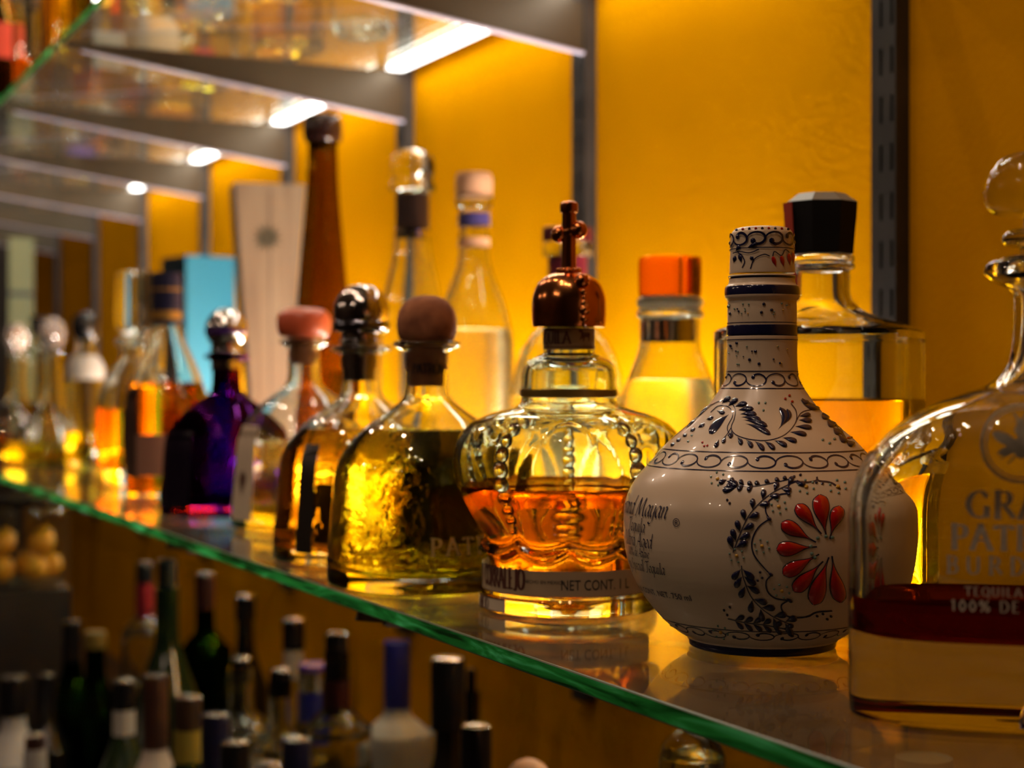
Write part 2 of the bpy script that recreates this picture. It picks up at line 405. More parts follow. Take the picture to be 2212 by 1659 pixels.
def wall_mat():
    m, nt, out = mat('orange_plaster')
    b = nt.nodes.new('ShaderNodeBsdfPrincipled'); b.inputs['Roughness'].default_value = .9
    b.inputs['Specular IOR Level'].default_value = .0
    tc = nt.nodes.new('ShaderNodeTexCoord')
    nz = nt.nodes.new('ShaderNodeTexNoise'); nz.inputs['Scale'].default_value = 3.0; nz.inputs['Detail'].default_value = 5
    rp = nt.nodes.new('ShaderNodeValToRGB')
    rp.color_ramp.elements[0].position = .3; rp.color_ramp.elements[0].color = (.64, .255, .0005, 1)
    rp.color_ramp.elements[1].position = .7; rp.color_ramp.elements[1].color = (.76, .315, .0008, 1)
    n2 = nt.nodes.new('ShaderNodeTexNoise'); n2.inputs['Scale'].default_value = 160; n2.inputs['Detail'].default_value = 4
    bp = nt.nodes.new('ShaderNodeBump'); bp.inputs['Strength'].default_value = .35; bp.inputs['Distance'].default_value = .0022
    nt.links.new(tc.outputs['Object'], nz.inputs[0]); nt.links.new(tc.outputs['Object'], n2.inputs[0])
    nt.links.new(nz.outputs[0], rp.inputs[0]); nt.links.new(rp.outputs[0], b.inputs['Base Color'])
    nt.links.new(n2.outputs[0], bp.inputs['Height']); nt.links.new(bp.outputs[0], b.inputs['Normal'])
    nt.links.new(b.outputs[0], out.inputs[0])
    return m
DARKWALL = pbr('dark_brown_paint', (.035, .022, .014), .7)
DARKFLOOR = pbr('dark_floor_boards', (.03, .018, .011), .4, noise=(8, (.015, .009, .006), .2, (1, 9, 1)))
def slab(name, a, b, m): return tag(MB().box(a, b).build(name, m, smooth=False), kind='structure')
slab('wall_right', (WX, -2.6, -1.45), (WX + .1, 5.35, 1.7), wall_mat())
slab('wall_far', (-3, 5.35, -1.45), (WX + .1, 5.45, 1.7), DARKWALL)
slab('wall_left', (-3.1, -2.6, -1.45), (-3, 5.45, 1.7), DARKWALL)
slab('wall_near', (-3, -2.7, -1.45), (WX + .1, -2.6, 1.7), DARKWALL)
slab('floor', (-3.1, -2.7, -1.55), (WX + .1, 5.45, -1.45), DARKFLOOR)
slab('ceiling', (-3.1, -2.7, 1.7), (WX + .1, 5.45, 1.8), DARKWALL)

# glass shelves
SHELF_LOW = thin_glass('shelf_glass_dusty', (.90, .92, .86), .075)
SHELF_UP = thin_glass('shelf_glass', (.94, .97, .93), .03)
EDGE = edge_glass('shelf_edge_green')
ARRIS = pbr('ground_arris', (.20, .24, .17), .35)
def glass_shelf(ztop, label, SHELF):
    mb = MB().box((XF, -.25, ztop - GT), (XB, 5.25, ztop))
    mb.k = [0, 0, 0, 0, 0, 1]   # only the polished front edge shows its green
    # bevelled arris along the front
    o = mb.build('glass_shelf', [SHELF, EDGE, ARRIS], None, smooth=False)
    bv = o.modifiers.new('b', 'BEVEL'); bv.width = .0009; bv.segments = 2; bv.limit_method = 'ANGLE'; bv.material = 2
    return tag(o, label, 'shelf')
glass_shelf(Z_LO, 'long glass shelf with bright green edge carrying the tequila bottles', SHELF_LOW)
glass_shelf(Z_UP, 'long glass shelf seen from beneath, above the black brackets with light strips', SHELF_UP)
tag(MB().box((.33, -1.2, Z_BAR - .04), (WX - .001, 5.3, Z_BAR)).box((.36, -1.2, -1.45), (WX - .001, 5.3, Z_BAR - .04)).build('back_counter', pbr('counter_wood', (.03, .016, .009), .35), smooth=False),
    'dark wooden back counter under the bottles in shadow', 'counter')

# slotted uprights, brackets and light strips
UPM = pbr('upright_dark_metal', (.030, .026, .023), .42, .3, noise=(14, (.055, .046, .04), .2))
SLOT = pbr('slot_shade', (.003, .002, .002), .9)  # shade inside the slots, put into a near-black colour
BRK = pbr('bracket_metal', (.075, .058, .036), .42, .55)
FLG = pbr('bracket_edge_painted_light', (.42, .37, .46), .35, .2)  # lilac strip light caught on the underside, put into the colour
PITCH, SLEN = .0400, .0225
ORD = ['nearest', 'second', 'third', 'fourth', 'fifth', 'sixth', 'seventh', 'eighth', 'farthest']
PX0, PX1 = .861, WX - .0002
def upright(y, label):
    z0, z1 = -.36, 1.05
    o = empty('slotted_upright', (PX0, y, z0))
    w = .031; e = .0035; sw = .0034; gap = .0135
    s1 = (.0030, .0030 + sw); s2 = (s1[0] + gap, s1[1] + gap)
    mb = MB(); H = z1 - z0; T = .0016
    for a, b in ((0, s1[0]), (s1[1], s2[0]), (s2[1], w)):
        mb.box((0, a, 0), (T, b, H))
    n = int(H / PITCH)
    off = .012
    for a, b in (s1, s2):
        z = -PITCH + off + SLEN
        while z < H:
            q0, q1 = max(0, z), min(H, z + PITCH - SLEN)
            if q1 > q0: mb.box((0, a, q0), (T, b, q1))
            z += PITCH
    mb.box((T, 0, 0), (PX1 - PX0, .0018, H)); mb.box((T, w - .0018, 0), (PX1 - PX0, w, H))
    mb.build('channel', UPM, o, smooth=False)
    MB().box((T + .006, .0019, .001), (PX1 - PX0 - .001, w - .0019, H - .001)).build('slot_shade_plate', SLOT, o, smooth=False)  # dark plate added to stand for the shade behind the slots
    return tag(o, label, 'shelf upright', 'slotted uprights on the orange wall')
def bracket(y, ztop, label, grp):
    o = empty('shelf_bracket', (PX0, y, ztop))
    L = PX0 - XF - .002; t = .0035; h0 = .068; h1 = .006
    y0 = .0028
    pr = [(0, 0), (-L, 0), (-L - .002, -h1), (-L + .02, -h1 - .003), (0, -h0)]
    vs = [(x, y0, z) for x, z in pr] + [(x, y0 + t, z) for x, z in pr]
    n = len(pr)
    fs = [tuple(range(n)), tuple(range(2 * n - 1, n - 1, -1))] + [(i, n + i, n + (i + 1) % n, (i + 1) % n) for i in range(n)]
    link('web', vs, fs, BRK, o, False)
    f = MB()
    a, b = (-L + .02, -h1 - .003), (0, -h0)
    vs = [(a[0], y0 - .003, a[1] - .0002), (b[0], y0 - .003, b[1] - .0002), (b[0], y0 + t + .003, b[1] - .0002), (a[0], y0 + t + .003, a[1] - .0002)]
    vs += [(x, yy, z - .0022) for x, yy, z in vs]
    f.add(vs, [(0, 1, 2, 3), (7, 6, 5, 4), (0, 4, 5, 1), (1, 5, 6, 2), (2, 6, 7, 3), (3, 7, 4, 0)])
    f.build('bottom_flange', FLG, o, smooth=False)
    c = MB().box((-.012, y0 - .001, -.012), (-.0005, y0 + t + .001, -.0002))
    c.build('hook', UPM, o, smooth=False)
    return tag(o, label, 'shelf bracket', grp)
DIFF_UP = emis('light_strip_glow', (1.0, .93, .86), LED_UP)
DIFF_LO = emis('light_strip_glow_low', (1.0, .93, .84), LED_LOW)
ALU = pbr('strip_aluminium', (.6, .6, .6), .4, 1)
def strip(y0, y1, z, up, label):
    o = empty('light_strip', (.845, y0, z))
    L = y1 - y0
    if up:   # open bar seen from beneath: a clear diffuser tube between end caps
        MB().box((-.009, .004, -.0035), (.011, L - .004, .003)).build('diffuser', DIFF_UP, o, smooth=False)
        MB().box((.0112, .004, -.006), (.0128, L - .004, .006)).build('channel', ALU, o, smooth=False)
    else:
        MB().box((-.011, .004, 0), (.011, L - .004, .005)).build('diffuser', DIFF_LO, o, smooth=False)
        MB().box((-.0128, .004, -.005), (.0128, L - .004, -.0002)).build('channel', ALU, o, smooth=False)
    for q in (0, L - .0038):
        MB().box((-.0128, q, -.006), (.0128, q + .0038, .006)).build('end_cap', ALU, o, smooth=False)
    return tag(o, label, 'light strip', 'light strips along the upper shelf' if up else 'light strips along the lower shelf')
for i, y in enumerate(YP):
    upright(y, f'black slotted wall upright, {ORD[i]} of the row from the camera')
    if i < 8:
        bracket(y, Z_UP - GT - .0004, f'tapering metal bracket under the upper glass shelf, {ORD[i]} of its row', 'brackets under the upper shelf')
        bracket(y, Z_LO - GT - .0004, f'tapering metal bracket under the lower glass shelf, {ORD[i]} of its row', 'brackets under the lower shelf')
    if i < 5:
        strip(y + (.09 if i == 0 else .0335), YP[i + 1] - .002, Z_UP - .005, True, f'glowing light strip behind the upper glass shelf, {ORD[i]} bay from the camera')
        strip(y + (.09 if i == 0 else .0335), YP[i + 1] - .0005, Z_LO - .006, False, f'light strip lying behind the lower glass shelf, {ORD[i]} bay from the camera')

# ------------------------------------------------------------------ bottles
class Bottle:
    """a bottle whose axis stands at depth d from the camera; profiles are given as (radius, height line) in
    units of the view scale at that depth and turned into metres here"""
    def __init__(s, name, label, px, d, zb=Z_LO, cat='bottle', group=None, rot=0.0):
        s.d = d; s.px = px; s.s = d / FPX; s.zb = zb
        X, Y = dr(px, d)
        s.X, s.Y = X, Y
        s.cam = math.atan2(-Y, -X)            # local angle that faces the camera
        s.o = tag(empty(name, (X, Y, zb + .0003), 0), label, cat, group)
    def z(s, y): return (HY - y) * s.s - s.zb
    def P(s, pts): return [(r * s.s, s.z(y)) for r, y in pts]
    def shell(s, prof, m, t=.0028, bt=.008, seg=48, n=5, sec=None, warp=None, name='glass_body', ang=40, punt=.004):
        """outer profile from base (0, z=0) to lip; hollow inside"""
        out = crom(prof, n)
        zt = out[-1][1]
        out = [(r, max(z, .0004 if r > 1e-6 else 0)) for r, z in out]
        s.outer = out
        inner = []
        m_ = len(out)
        for i in range(m_ - 1, 0, -1):
            r, z = out[i]
            a = out[max(0, i - 1)]; b = out[min(m_ - 1, i + 1)]
            dx, dz = b[0] - a[0], b[1] - a[1]; l = math.hypot(dx, dz) or 1
            ri, zi = r - t * dz / l, z + t * dx / l
            if zi < bt + .002 or (dz / l) < .05: 
                if zi < bt + .006: continue
            if ri < .004: ri = .004
            if inner and zi > inner[-1][1] - 1e-5: continue
            inner.append((ri, min(zi, zt - .0001)))
        s.inner = inner[:]
        rb = inner[-1][0]
        tail = [(rb * .97, bt + .0012), (rb * .90, bt), (0, bt + .0015)]
        full = [(0, punt), (out[1][0] * .35, punt * .85), (out[1][0] * .65, punt * .45), (out[1][0] * .86, .0008)] + [p for p in out if p[0] > 1e-6] + [p + (1,) for p in inner + tail]
        s.sec = sec; s.bt = bt; s.seg = seg; s.warp = warp
        return lathe(name, full, m, s.o, seg, sec, warp, ang)
    def rin(s, z):
        q = s.inner[::-1]
        if z <= q[0][1]: return q[0][0]
        for a, b in zip(q, q[1:]):
            if a[1] <= z <= b[1]: return a[0] + (b[0] - a[0]) * (z - a[1]) / max(1e-9, b[1] - a[1])
        return q[-1][0]
    def rout(s, z):
        q = [p for p in s.outer if p[0] > 1e-6]
        if z <= q[0][1]: return q[0][0]
        for a, b in zip(q, q[1:]):
            if a[1] <= z <= b[1]: return a[0] + (b[0] - a[0]) * (z - a[1]) / max(1e-9, b[1] - a[1])
        return q[-1][0]
    def liquid(s, zl, m, ov=.0003, name='liquid', zb=None, lip=True):
        z0 = s.bt - .0003 if zb is None else zb
        rb = s.rin(z0 + .004)
        pr = [(0, z0), (rb * .9, z0), (rb * .98 + ov, z0 + .0015)]
        N = 14
        for i in range(1, N + 1):
            z = z0 + .0025 + (zl - z0 - .0025) * i / N
            pr.append((s.rin(z) + ov, z))
        r = s.rin(zl) + ov
        pr += [(r - .0012, zl - .0004), (r - .003, zl - .0009), (0, zl - .0009)]
        return lathe(name, [p + (1,) for p in pr], m, s.o, s.seg, s.sec, s.warp, 30)
    def lath(s, name, pts, m, n=4, seg=32, parent=None, ang=35, sec=None, zmat=None, raw=False):
        pr = crom(pts if raw else s.P(pts), n)
        return lathe(name, pr, m, parent or s.o, seg, sec, None, ang, zmat=zmat)
    def pt(s, phi, z, off=.0004, r=None):
        """surface point at angle phi from the camera-facing side (positive to the camera's right)"""
        th = s.cam + phi
        rr = (s.rout(z) if r is None else r)
        if s.sec: rr *= s.sec(th % (2 * PI), z)
        if s.warp: rr = s.warp(rr, th, z, False)
        rr += off
        return (rr * math.cos(th), rr * math.sin(th), z)
    def patch(s, name, y0, y1, p0, p1, m, off=.0005, nu=24, nv=6, parent=None, raw=False):
        z0, z1 = (y0, y1) if raw else (s.z(y0), s.z(y1))
        vs = [s.pt(R(p0 + (p1 - p0) * i / nu), z0 + (z1 - z0) * j / nv, off) for j in range(nv + 1) for i in range(nu + 1)]
        fs = [(j * (nu + 1) + i, j * (nu + 1) + i + 1, (j + 1) * (nu + 1) + i + 1, (j + 1) * (nu + 1) + i) for j in range(nv) for i in range(nu)]
        return link(name, vs, fs, m, parent or s.o, True, 60)
    def surfmap(s, phi0, z0, off=.0008):
        """2D map (metres of arc, metres up) -> surface"""
        r0 = max(.004, s.rout(z0))
        return lambda u, v: s.pt(phi0 + u / r0, z0 + v, off)
    def hit(s, px, py, off=.0006):
        """surface point seen at a given picture position of the photographed bottle"""
        phi = 0; z = s.z(py)
        for _ in range(14):
            r = s.rout(min(max(z, .0), s.outer[-1][1]))
            dp = s.d - r * math.cos(phi)
            q = ((px - s.px) / FPX * s.d) / max(r, 1e-5)
            q = ((px - CX) / FPX * dp - (s.px - CX) / FPX * s.d) / max(r, 1e-5)
            phi = math.asin(max(-.999, min(.999, q)))
            z = (HY - py) / FPX * dp - s.zb
        return s.pt(phi, z, off), phi, z

def flat_base(r, r0=None, e=.0035):
    return [(0, 0), (r - e, 0), (r - e, 0), (r - e * .3, e * .3), (r, e)]

AMBER = glass('amber_liquid', (.92, .52, .07), 1.36)
AMBER2 = glass('bright_amber_liquid', (1.0, .55, .05), 1.36)
GOLD = glass('gold_liquid', (1.0, .80, .08), 1.36)
YELLOW = glass('pale_yellow_liquid', (1.0, .92, .18), 1.36)
DEEP = glass('red_brown_liquid', (.46, .085, .012), 1.36)
HAZY = glass('hazy_gold_liquid', (1.0, .97, .80), 1.36, .24)
SPARKLE = glass('rippled_gold_liquid', (1.0, .92, .12), 1.36, .03, (110, .32, .004))
SPARKLE2 = glass('rippled_amber_liquid', (1.0, .74, .12), 1.36, .02, (60, .22, .004))
CLEARLIQ = glass('clear_liquid', (.98, .98, .95), 1.35)

# ---- 1: painted ceramic bottle (in focus)
def ceramic_bottle():
    B = Bottle('ceramic_bottle', 'round white ceramic bottle with hand-painted blue scrolls and red petals', 1646, .898)
    s = B.s
    CREAM = pbr('cream_glaze', srgb(226, 205, 178), .30, spec=.5, coat=.25, noise=(5, srgb(214, 190, 160), .3))
    NAVY = pbr('navy_glaze', (.010, .010, .045), .14, coat=.6)
    REDG = pbr('red_glaze', (.50, .008, .006), .12, coat=.8)
    TEAL = pbr('pale_teal_glaze', (.16, .27, .22), .2, coat=.5)
    OCHR = pbr('ochre_glaze', (.65, .36, .05), .2, coat=.5)
    body = [(0, 1395), (150, 1395), (150, 1395), (157, 1391), (158, 1384), (163, 1374), (163, 1374), (190, 1357), (222, 1328), (258, 1282), (284, 1230), (297, 1172), (298, 1112), (292, 1076), (272, 1036), (238, 996), (196, 950), (142, 904), (115, 876), (93, 845), (80, 822), (76.5, 800), (75, 760), (76, 730), (74, 728), (76, 724), (76, 706), (74, 702), (74.5, 680), (74, 655), (74, 652), (79, 645), (80.5, 634), (79, 622), (73, 616), (71, 610), (70.5, 603), (72, 600), (71, 597), (62, 596), (62, 596)]
    yb = 820 + .150 / s
    body = [(r, y if i > 2 else yb) for i, (r, y) in enumerate(body)]
    pr = crom(B.P(body), 4)
    B.outer = [(max(r, 0), max(z, 0)) for r, z in pr]
    B.sec = None; B.warp = None
    zN = lambda y: B.z(y)
    def zm(z):
        for a, b in ((1404, 1376), (728, 704), (641, 620), (604.5, 600)):
            if zN(a) <= z <= zN(b): return 1
        return 0
    # resample densely so that band limits are crisp
    dense = []
    for a, b in zip(B.outer, B.outer[1:]):
        k = max(1, int(math.hypot(b[0] - a[0], b[1] - a[1]) / .0012))
        for i in range(k): dense.append((a[0] + (b[0] - a[0]) * i / k, a[1] + (b[1] - a[1]) * i / k))
    dense.append(B.outer[-1])
    lathe('body', dense + [(0, B.outer[-1][1])], [CREAM, NAVY], B.o, 112, ang=45, zmat=zm)
    cap = [(0, 592), (69, 592), (69, 592), (70, 588), (68, 540), (67, 512), (62, 500), (52, 494), (30, 491), (0, 490)]
    capo = B.lath('cap', cap, CREAM, 5, 72)
    keep = B.outer
    lines = MB(); drops = MB(); reds = MB(); tiny = MB()
    H = lambda x, y, off=.0005: B.hit(x, y, off)[0]
    def line(pts, w=1.1, mb=lines, off=.00035, n=6):
        q = crom([tuple(map(float, p)) for p in pts], n)
        stroke_quads(q, lambda t, dd: w, lambda x, y: H(x, y, off), mb)
    def drop(x0, y0, x1, y1, wd, mb=drops, k=0, h=.0013, bend=0.0, fat=.32):
        """tear drop with its round end at (x0,y0) and its point at (x1,y1), slightly domed"""
        N = 12; L = math.hypot(x1 - x0, y1 - y0); ux, uy = (x1 - x0) / L, (y1 - y0) / L
        if mb is drops: wd *= 1.12
        prof = []
        for i in range(N + 1):
            t = i / N
            if t < fat: ww = math.sqrt(max(0, 1 - ((fat - t) / fat) ** 2))
            else: ww = (0.5 + .5 * math.cos(PI * (t - fat) / (1 - fat))) ** .85
            prof.append((t, ww))
        cols = [-1, -.6, 0, .6, 1]
        vs = []
        for t, ww in prof:
            bx = bend * math.sin(PI * t) * L
            for c in cols:
                x = x0 + ux * t * L - uy * (c * ww * wd + bx); y = y0 + uy * t * L + ux * (c * ww * wd + bx)
                vs.append(H(x, y, .0003 + h * ww * math.sqrt(max(0, 1 - (c * .97) ** 2))))
        m = len(cols)
        mb.add(vs, [(i * m + j, i * m + j + 1, (i + 1) * m + j + 1, (i + 1) * m + j) for i in range(N) for j in range(m - 1)], k)
    def dot(x, y, r, mb=tiny, k=0, h=.0009):
        N = 8; c = H(x, y, h); vs = [c] + [H(x + r * math.cos(2 * PI * i / N), y + r * math.sin(2 * PI * i / N), .0003) for i in range(N)]
        mid = [H(x + .7 * r * math.cos(2 * PI * i / N), y + .7 * r * math.sin(2 * PI * i / N), h * .75) for i in range(N)]
        vs += mid
        mb.add(vs, [(0, 9 + i, 9 + (i + 1) % N) for i in range(N)] + [(1 + i, 1 + (i + 1) % N, 9 + (i + 1) % N, 9 + i) for i in range(N)], k)
    # rings of running scrolls, right round the bottle
    def ring_line(y, w=.00026, yz=None, r=None):
        z = B.z(y) if yz is None else yz
        n = 96; vs = []
        for i in range(n + 1):
            a = 2 * PI * i / n
            vs.append(B.pt(a, z - w, .0003, r)); vs.append(B.pt(a, z + w, .0003, r))
        lines.add(vs, [(2 * i, 2 * i + 2, 2 * i + 3, 2 * i + 1) for i in range(n)])
    def scroll_ring(z0, z1, N, w=.00026, r=None, dot_r=.0011):
        h = z1 - z0; zc = (z0 + z1) / 2
        rr = r or B.rout(zc)
        for i in range(N):
            a0 = 2 * PI * i / N + .13; da = 2 * PI / N
            up = 1 if i % 2 == 0 else -1
            pts = []
            for k in range(22):
                t = k / 21
                ang = PI * (1.0 - 1.85 * t)
                rad = .52 * (1 - .50 * t ** 1.3)
                pts.append((a0 + da * (.5 + rad * 1.05 * math.cos(ang) + .04 * t), zc + up * (h * .46 * math.sin(ang) * (1 - .25 * t) - .02 * h)))
            M = lambda u, v: B.pt(u, v, .0003, r)
            sc_ = lambda p: p
            # ribbon in (arc, z)
            q = [(u * rr, v) for u, v in pts]
            stroke_quads(q, lambda t, dd: w * (1.0 + .9 * t), lambda u, v: B.pt(u / rr, v, .00035, r), lines)
            e = q[-1]
            vs = [B.pt(e[0] / rr, e[1], .001, r)] + [B.pt((e[0] + dot_r * math.cos(2 * PI * j / 7)) / rr, e[1] + dot_r * math.sin(2 * PI * j / 7), .0003, r) for j in range(7)]
            lines.add(vs, [(0, 1 + j, 1 + (j + 1) % 7) for j in range(7)])
    for y in (976, 1019.5): ring_line(y * .0 + y)
    # heights measured on the axis-facing front, corrected for the nearer surface
    def zf(px, py): return B.hit(px, py)[2]
    lines.v.clear(); lines.f.clear(); lines.k.clear()
    zA, zB = zf(1640, 979), zf(1640, 1019)
    ring_line(0, yz=zA); ring_line(0, yz=zB); scroll_ring(zB + .0008, zA - .0008, 26)
    zC, zD = zf(1645, 803), zf(1645, 840)
    ring_line(0, yz=zC); ring_line(0, yz=zD); scroll_ring(zD + .0006, zC - .0006, 12)
    zE, zF_ = zf(1640, 1366), zf(1640, 1388)
    ring_line(0, yz=zE); scroll_ring(zF_ + .0006, zE - .0004, 26, .0002)
    for y in (697, 734): ring_line(0, yz=zf(1646, y))
    # cap paint: on the cap's own radius
    capr = 68.5 * s + .0002
    ring_line(0, yz=B.z(541), r=capr - .0001)
    scroll_ring(B.z(537), B.z(505), 11, .00045, r=67.5 * s + .0003, dot_r=.0016)
    def capdrop(x0, y0, x1, y1, wd, mb, k=0):
        N = 10; L = math.hypot(x1 - x0, y1 - y0); ux, uy = (x1 - x0) / L, (y1 - y0) / L; vs = []
        for i in range(N + 1):
            t = i / N; ww = math.sqrt(max(0, 1 - ((.35 - t) / .35) ** 2)) if t < .35 else .5 + .5 * math.cos(PI * (t - .35) / .65)
            for c in (-1, 0, 1):
                x = x0 + ux * t * L - uy * c * ww * wd; y = y0 + uy * t * L + ux * c * ww * wd
                q = max(-.995, min(.995, (x - 1646) / 69.5)); vs.append(B.pt(math.asin(q), B.z(y), .0003 + .0008 * ww * (c == 0), capr))
        mb.add(vs, [(i * 3 + j, i * 3 + j + 1, (i + 1) * 3 + j + 1, (i + 1) * 3 + j) for i in range(N) for j in range(2)], k)
    for a in ((1668, 560, 1676, 584), (1686, 558, 1692, 584), (1702, 552, 1705, 580), (1712, 548, 1712, 576)): capdrop(*a, 4.5, reds)
    for a in ((1598, 553, 1604, 574), (1636, 532, 1612, 543), (1622, 560, 1630, 570), (1590, 556, 1586, 572), (1600, 535, 1590, 548)): capdrop(*a, 4, drops)
    def capline(pts, w=1.1):
        stroke_quads(crom([tuple(map(float, p)) for p in pts], 6), lambda t, dd: w,
                     lambda x, y: B.pt(math.asin(max(-.995, min(.995, (x - 1646) / 69.5))), B.z(y), .0004, capr), lines)
    capline([(1585, 550), (1600, 548), (1620, 552), (1640, 545)]); capline([(1622, 586), (1630, 566), (1650, 556), (1662, 560)])
    capline([(1668, 560), (1672, 550), (1686, 558), (1694, 545), (1703, 551)]); capline([(1605, 583), (1610, 570), (1604, 556), (1596, 550)])
    for i in range(9): capdrop(1590 + i * 13.5, 499.5, 1597 + i * 13.5, 503, 3, reds if i % 2 else drops)
    # dots on the neck
    for (x, y) in ((1662, 658), (1678, 671), (1657, 676), (1578, 663), (1583, 678), (1644, 760), (1631, 778), (1652, 787), (1601, 742), (1585, 748)): dot(x, y, 3.6)
    for i in range(34):
        x = rng.uniform(1578, 1640) if i % 3 else rng.uniform(1680, 1712); y = rng.uniform(655, 688) if i % 2 else rng.uniform(742, 792)
        dot(x, y, rng.uniform(1.5, 2.6), k=rng.choice([1, 1, 2, 0]))
    # shoulder frieze
    def frond(stem, n, l0, l1, wd, side=1, lean=.5, t0=.08, t1=1.0, line_w=1.0):
        q = crom([tuple(map(float, p)) for p in stem], 8)
        if line_w: stroke_quads(q, lambda t, dd: line_w, lambda x, y: H(x, y, .00035), lines)
        N = len(q) - 1
        for i in range(n):
            t = t0 + (t1 - t0) * i / max(1, n - 1)
            j = min(N - 1, int(t * N)); x, y = q[j]
            dx, dy = q[j + 1][0] - q[j][0], q[j + 1][1] - q[j][1]; L = math.hypot(dx, dy) or 1; dx /= L; dy /= L
            for sd in ((side,) if side else (-1, 1)):
                nx, ny = -dy * sd, dx * sd
                ll = l0 + (l1 - l0) * t
                vx, vy = nx * (1 - lean) - dx * lean * 1.0, ny * (1 - lean) - dy * lean
                v = math.hypot(vx, vy); vx /= v; vy /= v
                drop(x + vx * (ll * 1.25 + 1), y + vy * (ll * 1.25 + 1), x + vx * 1, y + vy * 1, wd * (ll / max(l0, l1)) ** .5)
    frond([(1608, 944), (1596, 925), (1603, 898), (1590, 880), (1565, 878), (1548, 892)], 1, 4, 4, 1, 0, line_w=.9)
    drop(1556, 938, 1594, 896, 9.5, bend=-.05)
    for a in ((1584, 893, 1562, 888), (1558, 902, 1540, 908), (1540, 916, 1524, 926), (1518, 926, 1506, 934), (1500, 938, 1490, 946), (1486, 948, 1476, 957), (1472, 958, 1463, 967)):
        drop(*a, 4)
    for a in ((1592, 858, 1572, 874), (1610, 862, 1588, 880), (1632, 872, 1604, 880), (1648, 884, 1612, 888), (1656, 896, 1618, 896), (1668, 909, 1622, 902), (1684, 922, 1628, 908), (1694, 940, 1634, 916)):
        drop(*a, 5.0, bend=.06)
    line([(1545, 876), (1565, 868), (1590, 868), (1606, 884), (1608, 905), (1605, 925), (1618, 940), (1650, 950), (1690, 952), (1722, 940), (1738, 915), (1735, 890), (1722, 872)], .9)
    line([(1605, 925), (1598, 940), (1590, 952)], .9)
    drop(1702, 880, 1706, 930, 6.5, bend=-.22); drop(1717, 884, 1716, 918, 4.5, bend=-.18)
    for a in ((1576, 968, 1582, 950), (1592, 958, 1596, 945), (1608, 948, 1606, 930), (1636, 962, 1622, 944), (1660, 968, 1642, 950), (1686, 974, 1662, 954), (1708, 972, 1682, 954), (1732, 965, 1702, 952), (1750, 955, 1718, 946), (1766, 940, 1730, 934), (1772, 925, 1738, 922), (1768, 910, 1742, 908), (1762, 896, 1742, 900)):
        drop(*a, 4.4, bend=.05)
    line([(1738, 915), (1745, 892), (1765, 884)], .9)
    for a in ((1770, 884, 1745, 875), (1790, 905, 1776, 890), (1806, 922, 1790, 905), (1822, 938, 1806, 922), (1838, 955, 1820, 938), (1850, 962, 1838, 950), (1752, 872, 1738, 864)):
        drop(*a, 3.8)
    line([(1740, 862), (1780, 890), (1815, 925), (1850, 965)], 1.3)
    line([(1545, 875), (1520, 895), (1490, 920), (1455, 950)], 1.3)
    for a in ((1535, 878, 1512, 905), (1510, 905, 1490, 928)): drop(*a, 3)
    for (x, y) in ((1710, 862), (1717, 855), (1724, 868), (1544, 957), (1550, 965), (1557, 964), (1838, 945), (1845, 955)): dot(x, y, 2.6, reds)
    for (x, y) in ((1657, 871), (1671, 871), (1669, 887), (1498, 940), (1508, 955), (1514, 942), (1798, 950), (1812, 957), (1818, 948)): dot(x, y, 2.6, k=1)
    # side panel: fronds, scalloped frame, flower
    frond([(1630, 1048), (1670, 1052), (1710, 1045), (1750, 1035)], 7, 16, 10, 4.6, -1, .55)
    frond([(1612, 1036), (1640, 1046), (1680, 1050)], 4, 16, 14, 5, 1, .5, line_w=0)
    frond([(1765, 1038), (1712, 1068), (1672, 1110), (1648, 1160), (1634, 1196)], 8, 17, 27, 6.5, -1, .55, .05, .95)
    frond([(1765, 1038), (1712, 1068), (1672, 1110), (1648, 1160), (1634, 1196)], 8, 15, 26, 6.2, 1, .55, .12, .98, line_w=0)
    frond([(1750, 1352), (1706, 1330), (1672, 1296), (1655, 1250), (1652, 1224)], 7, 22, 28, 6.5, 1, .5, .1, .95)
    frond([(1750, 1352), (1706, 1330), (1672, 1296), (1655, 1250), (1652, 1224)], 7, 22, 26, 6.2, -1, .5, .1, .95, line_w=0)
    frond([(1735, 1360), (1690, 1352), (1650, 1348), (1612, 1340)], 6, 18, 20, 4.8, 0, .6, .05, .9)
    drop(1640, 1050, 1612, 1040, 7); drop(1606, 1062, 1640, 1052, 6.5)
    for a in ([(1801, 1030), (1800, 1038), (1780, 1042), (1760, 1040), (1748, 1048), (1749, 1064)],
              [(1752, 1066), (1728, 1070), (1708, 1085), (1704, 1105), (1714, 1124)],
              [(1716, 1120), (1690, 1140), (1676, 1170), (1680, 1200), (1704, 1232), (1718, 1244)],
              [(1716, 1243), (1704, 1258), (1706, 1280), (1722, 1294), (1752, 1298)],
              [(1750, 1296), (1732, 1308), (1734, 1324), (1748, 1334), (1780, 1332), (1800, 1322), (1830, 1318)],
              [(1801, 1030), (1806, 1038), (1830, 1042), (1850, 1056)]):
        line(a, 1.5)
    for (x, y) in ((1750, 1066), (1714, 1122), (1716, 1242), (1752, 1298)): drop(x + 3, y + 4, x - 9, y - 6, 3.4)
